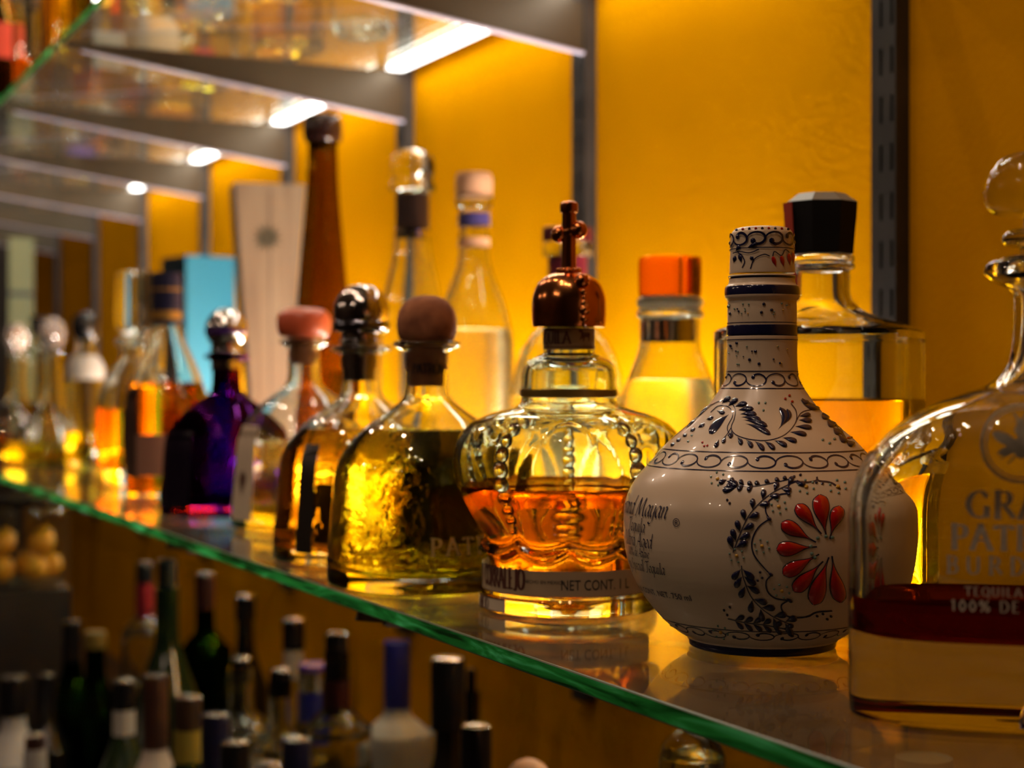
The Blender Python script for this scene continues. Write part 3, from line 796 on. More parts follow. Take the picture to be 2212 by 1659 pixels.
    for a in ((1811, 1068, 1826, 1146, 15), (1768, 1090, 1810, 1142, 13), (1738, 1130, 1796, 1164, 14), (1728, 1188, 1796, 1182, 15), (1740, 1242, 1802, 1204, 14), (1760, 1278, 1812, 1222, 13.5), (1796, 1306, 1828, 1216, 15), (1852, 1092, 1838, 1150, 12), (1848, 1300, 1840, 1214, 13)):
        pm = MB(); drop(*a, pm, 0, .0022, fat=.3); tag(pm.build('painted_petal', REDG, B.o, ang=80), 'raised red glazed petal')
        x0, y0, x1, y1, wd = a
        ux, uy = (x1 - x0), (y1 - y0); L = math.hypot(ux, uy); ux /= L; uy /= L
        for sd in (-1, 1):
            pts = []
            for i in range(11):
                t = i / 10; ww = math.sqrt(max(0, 1 - ((.3 - t) / .3) ** 2)) if t < .3 else (.5 + .5 * math.cos(PI * (t - .3) / .7)) ** .85
                pts.append((x0 + ux * t * L - sd * uy * (ww * wd + 1), y0 + uy * t * L + sd * ux * (ww * wd + 1)))
            line(pts, .9, n=2)
        line([(x1, y1), (x1 + ux * 14, y1 + uy * 14)], 1.6)
    for (x, y) in ((1800, 1196), (1812, 1162), (1828, 1158), (1840, 1160), (1798, 1180), (1806, 1204)): dot(x, y, 4, k=1)
    for cx, cy in ((1592, 1036), (1731, 1095), (1783, 1051), (1844, 1050), (1697, 1181), (1642, 1203), (1735, 1278), (1590, 1370)):
        dot(cx, cy, 4.2, k=2, h=.0012)
        for i in range(6):
            a = PI / 3 * i + .3; dot(cx + 16 * math.cos(a), cy + 14 * math.sin(a), 2.6, k=1)
    for (x, y) in ((1619, 1082), (1625, 1089), (1606, 1322), (1620, 1315), (1612, 1332), (1692, 1238), (1696, 1250), (1686, 1256), (1802, 1042), (1814, 1044), (1756, 1030), (1768, 1026), (1800, 1330), (1812, 1325), (1818, 1336), (1826, 1330)): dot(x, y, 3)
    lines.build('painted_lines', NAVY, B.o)
    drops.build('painted_leaves', NAVY, B.o, ang=80)
    tag(reds.build('painted_red_marks', REDG, B.o, ang=80), 'small red glazed drops')
    tiny.build('painted_dots', [NAVY, TEAL, OCHR], B.o, ang=80)
    # lettering
    tx = MB()
    ph = R(-61)
    def T(text, zc, size, centre=True, **k):
        write(text, 'ch', size, B.surfmap(ph, zc, .0004), tx, centre=centre, slant=.16, **k)
    lz = lambda py, px=1400: B.hit(px, py)[2]
    T('Grand Mayan', lz(1119, 1420), .0060, nib=.20, nang=42, sx=.98)
    T('Tequila', lz(1153), .0044, nib=.2, sx=.98)
    T('Ultra Aged', lz(1185), .0046, nib=.2, sx=.98)
    T('100% de Agave', lz(1207), .0030, nib=.2, sx=.9)
    T('Very Special Tequila', lz(1237), .0037, nib=.2, sx=.95)
    block_text('80 Proof  CONT. NET. 750 ml', .0046, B.surfmap(R(-58), lz(1282), .0004), tx, sx=1.08)
    block_text('\u00ae', .0062, B.surfmap(R(-35.0), lz(1140, 1475), .0004), tx)
    tx.build('lettering', pbr('ceramic_ink', (.02, .015, .05), .4), B.o, smooth=False)
ceramic_bottle()

# ---- 2: crown-shaped glass bottle with copper orb stopper
def crown_bottle():
    B = Bottle('crown_bottle', 'crown shaped lobed glass bottle with copper orb and cross stopper', 1229, 1.05)
    s = B.s
    pts = [(0, 0), (184, 1), (184, 1), (190, 3), (192, 8), (190, 30), (186, 38), (186, 38), (184, 44), (184, 110), (184, 130), (188, 160), (214, 205), (243, 262), (252, 300), (251, 336), (240, 366), (214, 396), (180, 414), (140, 426), (118, 432), (108, 438), (108, 438), (104, 444), (103, 452), (103, 452), (107, 458), (104, 478), (103, 500), (98, 520), (84, 534), (62, 544), (56, 548), (55, 552), (54, 606), (54, 606)]
    pr = [(r * s, y * s) for r, y in pts]
    NL = 5; th0 = B.cam + PI / NL      # grooves either side of the camera-facing lobe
    zb0, zt = 112 * s, 430 * s
    def warp(r, th, z, inner=False):
        if inner:
            if z < 50 * s: return r * .93
            gi = 1 - .10 * (1 - abs(math.sin((th - th0) * NL / 2)) ** .9) * max(0, min(1, (zt - z) / (70 * s)))
            kk = max(0, min(1, (z - 90 * s) / (50 * s)))
            return r * (.92 + (gi * .985 - .92) * kk)
        a = (th - th0) * NL / 2
        g = abs(math.sin(a))                     # 0 in a groove, 1 on a lobe
        sc2 = abs(math.sin((th - th0) * NL))     # scalloped hem, two arcs to a lobe
        zb = zb0 + (1 - sc2 ** .6) * 26 * s
        if z > zt + 6 * s or z < 50 * s:
            if z > 442 * s and z < 540 * s:      # rounded square shoulder block
                t = th - B.cam - .35
                q = (abs(math.cos(t)) ** 3.2 + abs(math.sin(t)) ** 3.2) ** (-1 / 3.2)
                return r * (.92 + .08 * q)
            return r
        k = max(0, min(1, (z - zb) / (13 * s))); k = k * k * (3 - 2 * k)
        e = max(0, min(1, (zt - z) / (70 * s)))
        lob = 1 - .115 * (1 - g ** .45) * e
        # raised arch rib inside each lobe
        zz = (z - 150 * s) / (255 * s)
        arch = math.sqrt(max(0, 1 - zz * zz)) * .82 if 0 <= zz <= 1 else (.82 if zz < 0 else 0)
        af = abs(((th - th0) * NL / (2 * PI)) % 1 - .5) * 2
        rib = math.exp(-((af - arch) / .055) ** 2) * .009 * k * (1 if zz < 1.02 else 0)
        base = 172 * s
        hem = math.exp(-((z - zb - 12 * s) / (9 * s)) ** 2) * .075
        rr = base * (1 - k) + r * lob * k if z < 205 * s else r * lob
        if z < 205 * s: rr = base * (1 - k) + max(base * 1.03, r * lob) * k
        return rr * (1 + rib + hem)
    B.shell(pr, GREENISH, .0042, .012, 160, 6, None, warp, ang=60)
    B.liquid((1312 - 1043) * s, AMBER, .0004)
    # bead strings down the grooves
    for gi in range(NL):
        mb = MB(); th = th0 + gi * 2 * PI / NL
        zs = [404, 396, 382, 362, 336, 306, 276, 248, 222, 200, 180]
        rs = [122, 148, 178, 202, 218, 226, 225, 215, 203, 192, 186]
        rad = [10, 12, 14, 16, 17.5, 18.5, 17.5, 15.5, 13.5, 12, 10]
        for z, r, q in zip(zs, rs, rad):
            mb.sphere(((r + 9) * s * math.cos(th), (r + 9) * s * math.sin(th), z * s), q * s, 16, 10)
        mb.build('bead_string', SOLIDGLASS, B.o)
    # printed base band and hem labels
    BAND = pbr('printed_grey_band', srgb(176, 150, 118), .6)
    def band(z0, z1, a0, a1, m, name, r=186.5, n=40):
        vs = []
        for i in range(n + 1):
            a = B.cam + R(a0 + (a1 - a0) * i / n)
            for z in (z0, z1): vs.append((r * s * math.cos(a), r * s * math.sin(a), z * s))
        return link(name, vs, [(2 * i, 2 * i + 2, 2 * i + 3, 2 * i + 1) for i in range(n)], m, B.o)
    lb = band(46, 98, -88, 64, BAND, 'base_label', 187)
    rr = 187.6 * s
    mp = lambda a0, z0: (lambda u, v: (rr * math.cos(B.cam + R(a0) + u / rr), rr * math.sin(B.cam + R(a0) + u / rr), z0 + v))
    t = MB()
    write('CORRALEJO', 'rc', .0128, mp(-72, 58 * s), t, nib=.16, nang=0, thin=.06, serif=True, sx=.50)
    write('TEQUILA', 'rc', .0128, mp(-113, 58 * s), t, nib=.16, nang=0, thin=.06, serif=True, sx=.5)
    tag(t.build('base_lettering', REDINK, lb, smooth=False), 'brown lettering')
    t = MB(); block_text('NET CONT. 1 L', .0092, mp(18, 60 * s), t, sx=.74)
    block_text('HECHO EN MEXICO', .0030, mp(-16, 72 * s), t)
    t.build('volume_lettering', INK, lb, smooth=False)
    a = band(6, 34, -88, -43, PAPER, 'small_label', 194)
    rr2 = 194.8 * s
    t = MB(); write('A\u00d1EJO', 'rc', .0068, lambda u, v: (rr2 * math.cos(B.cam + R(-78) + u / rr2), rr2 * math.sin(B.cam + R(-78) + u / rr2), 9 * s + v), t, nib=.15, nang=0, thin=.06, serif=True, sx=.72)
    t.build('small_lettering', REDINK, a, smooth=False)
    fr = MB()
    for z0, z1 in ((6, 8), (32, 34)):
        vs = []
        for i in range(21):
            q = B.cam + R(-88 + 45 * i / 20)
            for z in (z0, z1): vs.append((194.4 * s * math.cos(q), 194.4 * s * math.sin(q), z * s))
        fr.add(vs, [(2 * i, 2 * i + 2, 2 * i + 3, 2 * i + 1) for i in range(20)])
    fr.build('label_border', REDINK, a, smooth=False)
    # neck band and collar paper
    B.lath('lower_neck_band', [(104.5, 858), (104.8, 858), (105, 856), (104.6, 843), (104.2, 843)], pbr('gold_band', (.40, .22, .05), .4, .5), 2, 64)
    nk = lathe('neck_label', [(55.3 * s, 556 * s), (55.8 * s, 557 * s), (55.8 * s, 600 * s), (55.2 * s, 601 * s)], pbr('neck_paper', srgb(150, 118, 78), .6), B.o, 48)
    r3 = 56.4 * s
    m3 = lambda a0, z0: (lambda u, v: (r3 * math.cos(B.cam + R(a0) + u / r3), r3 * math.sin(B.cam + R(a0) + u / r3), z0 + v))
    t = MB(); write('TEQUILA', 'rc', .0075, m3(-100, 568 * s), t, nib=.17, nang=0, thin=.07, serif=True, sx=.85)
    # small horse emblem
    hs = [(-1.0, .9), (-.75, 1.25), (-.5, 1.2), (-.25, .75), (.45, .72), (.75, .8), (.95, .35), (.8, .5), (.75, .1), (.72, -.35), (.58, -.35), (.56, .05), (.4, .2), (-.1, .18), (-.2, -.35), (-.34, -.35), (-.36, .15), (-.62, -.05), (-.72, -.2), (-.8, -.1), (-.6, .35), (-.62, .8), (-.85, .75)]
    base = len(t.v); mfun = m3(38, 578 * s)
    t.add([mfun(x * .0052, y * .0052) for x, y in hs], [tuple(range(len(hs)))])
    for zz in (560, 597):
        vs = []
        for i in range(49):
            q = 2 * PI * i / 48
            for z in (zz, zz + 1.6): vs.append((r3 * math.cos(q), r3 * math.sin(q), z * s))
        t.add(vs, [(2 * i, 2 * i + 2, 2 * i + 3, 2 * i + 1) for i in range(48)])
    t.build('neck_lettering', REDINK, nk, smooth=False)
    # copper orb and cross
    st = lathe('stopper', crom([(0, 603 * s), (52 * s, 603 * s), (52 * s, 603 * s), (78 * s, 604 * s), (78 * s, 604 * s), (79.5 * s, 615 * s), (80.5 * s, 645 * s), (78 * s, 672 * s), (66 * s, 700 * s), (45 * s, 716 * s), (26 * s, 721 * s), (26 * s, 721 * s), (27 * s, 726 * s), (20 * s, 731 * s), (14 * s, 732 * s), (0, 732 * s)], 5), COPPER, B.o, 64)
    mb = MB()
    for i in range(16):
        a = 2 * PI * i / 16; mb.sphere((24 * s * math.cos(a), 24 * s * math.sin(a), 727 * s), 5 * s, 10, 6)
    mb.build('bead_ring', COPPER, st)
    for k in range(2):
        mb = MB(); th = B.cam + R(24) + k * PI
        for z, r, q in ((700, 68, 16), (676, 77, 8), (664, 79, 5), (652, 80, 9), (638, 80, 12), (620, 80, 9), (608, 79, 6)):
            mb.sphere((r * s * math.cos(th), r * s * math.sin(th), z * s), q * s, 14, 8)
        mb.build('ornament_column', COPPER, st)
    cr = MB()
    v, f = revolve(crom([(0, 728 * s), (17 * s, 728 * s), (17 * s, 728 * s), (15.5 * s, 760 * s), (15.5 * s, 850 * s), (15.5 * s, 850 * s), (19 * s, 852 * s), (19.5 * s, 866 * s), (17 * s, 873 * s), (0, 878 * s)], 4), 24)
    cr.add(v, f)
    dx, dy = math.cos(B.cam + PI / 2 - .35), math.sin(B.cam + PI / 2 - .35)
    for sd in (-1, 1):
        cr.sphere((dx * 22 * s * sd, dy * 22 * s * sd, (809 + 4 * sd) * s), 19.5 * s, 20, 14)
    cr.sphere((0, 0, 809 * s), 17 * s, 16, 10)
    cr.build('cross', COPPER, st)
    return B
crown_bottle()

# ---- 3: big arched decanter bottle, cut by the right border
def arched_bottle():
    d = .705
    B = Bottle('arched_decanter', 'big arched clear glass decanter with etched bee emblem and frosted lettering', 2247, d)
    s = B.s
    zz = lambda y: B.z(y)
    # width runs along the wall (Y), thickness across the shelf (X)
    Wd, Tk = .083, .040
    pr = [(0, 0), (.074, 0), (.074, 0), (.081, .003), (.083, .010), (.083, .080), (.083, .098), (.081, .112), (.075, .126), (.064, .139), (.048, .150), (.032, .157), (.021, .162), (.0135, .172), (.0115, .186), (.0112, .200), (.0125, .206), (.0190, .210), (.0235, .2135), (.0240, .217), (.0225, .220), (.0170, .2225), (.0170, .2225)]
    k = (zz(556)) / .2225
    pr = [(r, z * k) for r, z in pr]
    rot = B.cam + PI / 2 + R(6)
    def secf(th, z):
        f0 = .150 * k; f1 = .172 * k
        wgt = 1 if z < f0 * .8 else 0 if z > f1 else (f1 - z) / (f1 - f0 * .8)
        wgt = wgt * wgt * (3 - 2 * wgt); n = 3.4
        t = th - rot
        b = Tk / Wd
        if z > .098 * k: b = b + (1 - b) * max(0, min(1, (z - .098 * k) / (.064 * k))) ** 1.6
        q = (abs(math.cos(t)) ** n + abs(math.sin(t) / b) ** n) ** (-1 / n)
        return q * wgt + 1 - wgt
    B.shell(pr, CLEAR, .0055, .0375, 128, 6, secf, None, ang=50, punt=.016)
    B.liquid(.054, DEEP, .0004)
    # recessed front plate outline, etched emblem and words lie on the broad front
    fx, fy = math.cos(B.cam), math.sin(B.cam)
    fa = rot - PI / 2                      # outward direction of the broad face nearest the camera
    nx, ny = math.cos(fa), math.sin(fa); ux, uy = -ny, nx
    if ux * SN * 0 + (ux * CS - uy * SN) < 0: ux, uy = -ux, -uy
    def M(off=.0006):
        def f(u, v):
            # front surface of the rounded rectangle at lateral u, height v
            r_ = B.rout(v); b = Tk / Wd
            if v > .098 * k: b = b + (1 - b) * max(0, min(1, (v - .098 * k) / (.064 * k))) ** 1.6
            q = 1 - min(.999, abs(u) / r_) ** 3.4
            dep = r_ * b * q ** (1 / 3.4) + off
            return (ux * u + nx * dep, uy * u + ny * dep, v)
        return f
    m = M()
    e = MB()
    du = -.0125
    z = lambda y: B.z(y)
    zc = (820 - 963) * .655 / FPX + .150
    for r0, r1 in ((.0136, .0142), (.0150, .0163)):
        vs = []; n = 56
        for i in range(n):
            a = 2 * PI * i / n
            for r in (r0, r1): vs.append(m(du + r * math.cos(a), zc + r * math.sin(a)))
        e.add(vs, [(2 * i, (2 * i + 2) % (2 * n), (2 * i + 3) % (2 * n), 2 * i + 1) for i in range(n)])
    def blob(cx, cz, a, b, rot_):
        n = 20; vs = [m(du + cx, zc + cz)]
        for i in range(n):
            t = 2 * PI * i / n; x, y = a * math.cos(t), b * math.sin(t)
            vs.append(m(du + cx + x * math.cos(rot_) - y * math.sin(rot_), zc + cz + x * math.sin(rot_) + y * math.cos(rot_)))
        e.add(vs, [(0, 1 + i, 1 + (i + 1) % n) for i in range(n)])
    blob(0, -.001, .0030, .0048, 0); blob(0, .0056, .0026, .0024, 0); blob(0, .0086, .0018, .0014, 0)
    for sd in (-1, 1):
        blob(sd * .0062, .0022, .0056, .0022, sd * .45); blob(sd * .0050, -.0022, .0046, .0019, -sd * .35)
        blob(sd * .0018, .0108, .0004, .0020, -sd * .5); blob(sd * .0036, -.0060, .0028, .0004, -sd * .9); blob(sd * .0060, -.0045, .0028, .0004, -sd * .6)
    e.build('etched_emblem', FROST, B.o, smooth=False)
    t = MB()
    zl = lambda y: (820 - y) * .655 / FPX + .150
    write('GRAN', 'rc', .0112, m, t, u0=du, v0=zl(1127), nib=.22, nang=0, thin=.08, serif=True, track=.12, centre=True)
    write('PATR\u00d3N', 'rc', .0100, m, t, u0=du, v0=zl(1197), nib=.23, nang=0, thin=.085, serif=True, track=.13, centre=True)
    write('BURDEOS', 'rc', .0072, m, t, u0=du, v0=zl(1252), nib=.2, nang=0, thin=.08, serif=True, track=.42, centre=True)
    write('TEQUILA A\u00d1EJO', 'rc', .0038, m, t, u0=du, v0=zl(1301), nib=.2, nang=0, thin=.08, track=.2, centre=True)
    write('100% DE AGAVE', 'rc', .0048, m, t, u0=du, v0=zl(1336), nib=.2, nang=0, thin=.08, track=.2, centre=True)
    t.build('etched_lettering', FROST, B.o, smooth=False)
    # glass bell stopper
    zt = B.z(556)
    sp = crom([(0, -.012), (.008, -.012), (.0085, -.004), (.0085, .004), (.0085, .004), (.015, .0055), (.0165, .0085), (.014, .0115), (.008, .013), (.0075, .017), (.010, .0180), (.020, .0195), (.0238, .0245), (.0240, .0315), (.0210, .0390), (.0140, .0450), (0, .0472)], 5)
    lathe('stopper', sp, WAVY, B.o, 48, z=zt)
    tg = MB()
    # thin cord down the neck
    P0 = []
    for i in range(26):
        t_ = i / 25; zq = zt - .010 - .062 * t_
        P0.append(zq)
    return B
arched_bottle()

# ---- squat round-shouldered family (ball stoppers)
SQ_PTS = [(0, 0), (.0645, 0), (.0645, 0), (.0672, .0012), (.0680, .005), (.0680, .020), (.0655, .045), (.0635, .075), (.0610, .090), (.0540, .104), (.0410, .118), (.0270, .128), (.0190, .135), (.0168, .141), (.0160, .150), (.0160, .168), (.0175, .171), (.0235, .1735), (.0250, .1755), (.0235, .1775), (.0170, .1788), (.0170, .1788)]
def squat(label, px, d, liq, liqm, glassm, top, topm, seg=64, kw=1.0, kh=1.0, t=.003, bt=.012, name='tequila_bottle'):
    B = Bottle(name, label, px, d)
    pr = [(r * (kw if r > .026 else 1), z * kh) for r, z in SQ_PTS]
    sec = sec_fn(2.7, 1, 1, .075 * kh, .128 * kh, B.cam + .55)
    B.shell(pr, glassm, t, bt, seg, 5, sec, None, ang=50)
    if liqm: B.liquid(liq, liqm)
    zt = .1788 * kh
    if top == 'cork':
        c = [(0, -.034), (.0125, -.034), (.0125, -.034), (.0135, -.003), (.0135, -.003), (.0195, .000), (.0218, .006), (.0220, .014), (.0200, .022), (.0150, .0285), (.0080, .0320), (0, .0330)]
        st = lathe('cork_stopper', crom([(r, z + zt) for r, z in c], 5), topm, B.o, 40)
    elif top == 'ball':
        c = [(0, -.030), (.0140, -.030), (.0140, -.030), (.0140, .000), (.0140, .000), (.0180, .001), (.0185, .004), (.0150, .0055), (.0150, .0055)]
        for i in range(1, 14):
            a = -PI / 2 + PI * (i + 1.6) / 15.6
            c.append((.0235 * math.cos(a), .0275 + .0235 * math.sin(a)))
        c[-1] = (0, .0510)
        lathe('ball_stopper', crom([(max(0, r), z + zt) for r, z in c], 3), topm, B.o, 48)
    elif top == 'wax':
        c = [(0, .0), (.0140, .0), (.0140, .0), (.0240, .003), (.0272, .010), (.0276, .018), (.0255, .026), (.0170, .031), (0, .0325)]
        lathe('cork_plug', [(0, zt - .026), (.0128, zt - .026), (.0132, zt - .0002), (0, zt - .0002)], CORK, B.o, 32)
        lathe('wax_stopper', crom([(r, z + zt) for r, z in c], 5), topm, B.o, 40)
    return B
B = squat('squat bottle of pale yellow tequila with rough cork ball stopper', 922, 1.17, .1125, SPARKLE, CLEAR, 'cork', CORK, 80)
B.sec = B.sec
lm = MB()
zt_ = B.z(1190)
for txt, a0 in (('PATR\u00d3N', 2),):
    write(txt, 'rc', .0115, B.surfmap(R(a0), zt_ + .004, .0006), lm, nib=.17, nang=0, thin=.07, serif=True, track=.25)
lm.build('embossed_lettering', pbr('gilt_lettering', (.75, .55, .18), .4, .4), B.o, smooth=False)
PBK = pbr('back_label_dark', (.045, .040, .012), .7)
B.patch('back_label', 1195, 965, 163, 187, PBK, -.0045)
rr = .0140
tl = MB(); write('PATR\u00d3N', 'rc', .0075, lambda u, v: ((rr) * math.cos(B.cam + u / rr), rr * math.sin(B.cam + u / rr), .154 + v), tl, u0=-.011, nib=.17, nang=0, thin=.07, sx=.7)
tl.build('cork_lettering', INK, B.o, smooth=False)

STEEL2 = pbr('dark_steel_ball', (.50, .46, .44), .12, 1)
B = squat('squat bottle of deep gold tequila with large polished steel ball stopper', 781, 1.33, .1085, SPARKLE2, CLEAR, 'ball', STEEL2, 64, kh=1.0)
B.lath('neck_sleeve', [(43, 795), (44, 795), (44.5, 790), (44, 722), (43, 722)], STEEL2, 2, 40)
B.lath('collar', [(44, 722), (58, 716), (62, 706), (58, 694), (46, 688), (44, 688)], pbr('collar_dark_steel', (.20, .20, .24), .15, 1), 3, 40)
B.patch('side_label', 1180, 955, -50, -33, pbr('oval_label_dark', (.02, .014, .010), .35), .0006)
B.patch('back_panel', 1190, 1060, 172, 192, pbr('back_panel_brown', (.05, .03, .012), .7), -.0045)

PURPLE = glass('purple_glass', (.27, .05, .36), 1.5)
B = squat('squat dark purple glass bottle with silver ball stopper', 489, 1.79, .100, None, PURPLE, 'ball', SILVER, 56)
B.lath('neck_sleeve', [(32, 795), (33, 795), (33.5, 790), (33, 728), (32, 728)], STEEL2, 2, 32)
B.lath('collar', [(33, 728), (43, 724), (46, 716), (43, 708), (34, 704), (32, 704)], pbr('purple_collar', (.06, .02, .16), .15, .3), 3, 32)
B.patch('dark_label', 1090, 930, -85, -34, pbr('purple_black_label', (.006, .002, .010), .25), .0005)
B.patch('gold_mark', 1010, 998, 8, 32, pbr('gold_print', (.8, .5, .1), .4, .5), .0009)

WAX = pbr('coral_wax', srgb(205, 92, 56), .35, coat=.3)
B = squat('clear squat bottle with coral wax mushroom cap and paper side label', 656, 1.63, .018, YELLOW, CLEAR, 'wax', WAX, 56, kw=1.0, kh=1.07, bt=.010)
B.patch('paper_label', 1118, 918, -84, -48, PAPER, .0006)
mb = MB(); mf = B.surfmap(R(-66), .045, .0009)
for i in range(9):
    a = R(-60 + 15 * i)
    mb.add([mf(0, -.012), mf(.012 * math.sin(a) * .7 - .0008, .012 * math.cos(a)), mf(.014 * math.sin(a) * .7, .014 * math.cos(a)), mf(.012 * math.sin(a) * .7 + .0008, .012 * math.cos(a))], [(0, 1, 2, 3)])
mb.build('label_emblem', REDINK, B.o, smooth=False)

# ---- other front-row bottles farther off
def generic(name, label, px, d, outer, zb=Z_LO, liq=None, liqm=None, glassm=CLEAR, caps=(), labels=(), seg=40, t=.0025, bt=.008, sec=None, group=None, raw=False, cat='bottle'):
    """outer: (radius, height above base) in metres; caps: (name, [(r, z)...], material); labels: (name, z0, z1, a0, a1, material)"""
    B = Bottle(name, label, px, d, zb, cat, group)
    pr = [(0, 0), (outer[0][0] - .003, 0), (outer[0][0] - .003, 0), (outer[0][0] - .0008, .001)] + [(r, max(z, .0035)) for r, z in outer] + [outer[-1]]
    sec2 = sec(B) if sec else None
    if glassm.name in OPAQUE:
        B.outer = crom(pr, 4); B.sec = sec2; B.warp = None
        B.inner = [(r * .9, z) for r, z in B.outer if r > 0][::-1]; B.bt = bt; B.seg = seg
        lathe('glass_body', [p for p in B.outer] + [(0, B.outer[-1][1])], glassm, B.o, seg, sec2, None, 40)
    else:
        B.shell(pr, glassm, t, bt, seg, 4, sec2, None, ang=45)
        if liqm: B.liquid(liq, liqm)
    for nm, c, m in caps:
        lathe(nm, crom(c, 4), m, B.o, 32)
    for nm, z0, z1, a0, a1, m in labels:
        B.patch(nm, z0, z1, a0, a1, m, .0006, raw=True)
    return B
OPAQUE = set()
def opaque(m): OPAQUE.add(m.name); return m
def cyl(r, z0, z1, e=.0015): return [(0, z0), (r - e * .5, z0), (r - e * .5, z0), (r, z0 + e), (r, z1 - e), (r - e, z1), (r - e, z1), (0, z1)]
def sleeve(r, z0, z1): return [(r - .0004, z0), (r, z0), (r, z0), (r, z1), (r, z1), (r - .0006, z1)]
NAVYFOIL = pbr('navy_foil', (.010, .010, .035), .35)
GOLDFOIL = pbr('gold_foil', (.55, .30, .06), .35, .7)
generic('spirit_bottle', 'amber spirit bottle with navy foil neck, before the turquoise box', 360, 2.02,
    [(.050, .004), (.051, .012), (.051, .120), (.049, .134), (.040, .160), (.026, .192), (.018, .212), (.0165, .222), (.0165, .260)], liq=.146, liqm=AMBER2, seg=48,
    caps=[('foil_cap', cyl(.0182, .222, .282), NAVYFOIL), ('gold_ring', sleeve(.0186, .226, .236), GOLDFOIL), ('gold_stripe', sleeve(.0186, .262, .265), GOLDFOIL)],
    labels=[('front_label', .030, .082, -70, 75, pbr('rose_label', srgb(150, 104, 84), .6)), ('side_label', .028, .140, -95, -45, pbr('brown_label', srgb(58, 34, 22), .6))])
generic('clear_stopper_bottle', 'tall clear bottle of orange liquid with thick square glass stopper', 292, 2.29,
    [(.056, .004), (.058, .012), (.058, .100), (.056, .125), (.046, .150), (.030, .168), (.022, .180), (.0215, .196), (.029, .200), (.030, .206), (.026, .210)], liq=.108, liqm=AMBER2, seg=44, bt=.022,
    sec=lambda B: sec_fn(4.5, 1, .8, .12, .17, B.cam + .3), caps=[('glass_stopper', [(0, .196), (.014, .196), (.014, .196), (.015, .214), (.028, .222), (.028, .222), (.029, .236), (.027, .300), (.027, .300), (.025, .304), (0, .304)], SOLIDGLASS)])
generic('round_cap_bottle', 'clear bottle with black ball cap and white label', 184, 2.75,
    [(.030, .004), (.032, .012), (.032, .150), (.030, .175), (.020, .192), (.016, .205), (.016, .222)], liq=.06, liqm=YELLOW, seg=36,
    caps=[('ball_cap', [(0, .218), (.014, .218), (.020, .226), (.023, .240), (.021, .254), (.012, .264), (0, .267)], BLACK)],
    labels=[('white_label', .150, .192, -90, 90, WHITE)])
def decanter(label, px, d, k, liqm):
    B = generic('ship_decanter', label, px, d,
        [(.078, .004), (.085, .012), (.086, .026), (.074, .046), (.050, .066), (.030, .088), (.020, .120), (.018, .170), (.019, .196), (.024, .202)], liq=.038, liqm=liqm, seg=40, bt=.008, cat='decanter')
    mb = MB()
    for j in range(7):
        for i in range(12):
            ph = PI * (j + 1) / 8.0; a = 2 * PI * (i + .5 * (j % 2)) / 12
            mb.sphere((.021 * math.sin(ph) * math.cos(a), .021 * math.sin(ph) * math.sin(a), .232 - .026 * math.cos(ph)), .0052, 8, 5)
    mb.sphere((0, 0, .232), .0205, 16, 10, sz=1.2)
    mb.build('studded_stopper', pbr('studded_crystal', (.75, .66, .60), .08, .75), B.o)
    return B
decanter('wide based glass decanter with studded round stopper and long neck', 110, 2.87, 1, YELLOW)
decanter('glass decanter with studded stopper, far end of the lower shelf by the left border', 34, 3.22, 1, AMBER)
generic('spirit_bottle', 'plain clear bottle with dark liquid at the far end behind the two decanters', 84, 3.45,
    [(.040, .004), (.042, .012), (.042, .170), (.036, .200), (.018, .226), (.016, .27)], liq=.1, liqm=DEEP, seg=32,
    caps=[('screw_cap', cyl(.018, .250, .285), BLACK)])
# gift boxes
def box_at(name, label, px, d, w, dep, h, m, rot=0.0, taper=1.0, zb=Z_LO):
    X, Y = dr(px, d)
    face = math.atan2(-Y, -X) + rot
    o = tag(empty(name, (X, Y, zb + .0003), face), label, 'box')
    return o, X, Y
WOOD = pbr('raw_wood', srgb(128, 104, 78), .75, noise=(6, srgb(98, 74, 52), .25, (1, 12, 1)))
o, X, Y = box_at('wooden_gift_box', 'tall tapering raw wood gift box with dark round emblem', 577, 2.40, .1, .08, .29, WOOD, .12)
def tbox(mb, w0, w1, dp, h, z0=0, inset=0):
    vs = [(-dp / 2, -w0 / 2, z0), (dp / 2, -w0 / 2, z0), (dp / 2, w0 / 2, z0), (-dp / 2, w0 / 2, z0), (-dp / 2, -w1 / 2, h), (dp / 2, -w1 / 2, h), (dp / 2, w1 / 2, h), (-dp / 2, w1 / 2, h)]
    mb.add(vs, [(0, 3, 2, 1), (4, 5, 6, 7), (0, 1, 5, 4), (1, 2, 6, 5), (2, 3, 7, 6), (3, 0, 4, 7)])
mb = MB(); tbox(mb, .040, .106, .075, .441); b_ = mb.build('box_body', WOOD, o, smooth=False)
bv = b_.modifiers.new('b', 'BEVEL'); bv.width = .0015; bv.segments = 2
MB().box((.0376, -.0008, .02), (.0380, .0008, .43)).build('panel_seam', pbr('seam_dark', (.05, .03, .02), .8), o, smooth=False)
mb = MB()
for i in range(14):
    a = 2 * PI * i / 14
    c, s_ = math.cos(a), math.sin(a)
    q = [(0, 0), (.012 * math.cos(a - .2), .012 * math.sin(a - .2)), (.023 * c, .023 * s_), (.012 * math.cos(a + .2), .012 * math.sin(a + .2))]
    mb.add([(.0384, -.004 + y, .36 + z) for y, z in q], [(0, 1, 2, 3)])
mb.build('agave_emblem', pbr('olive_emblem', (.035, .022, .003), .6), o, smooth=False)

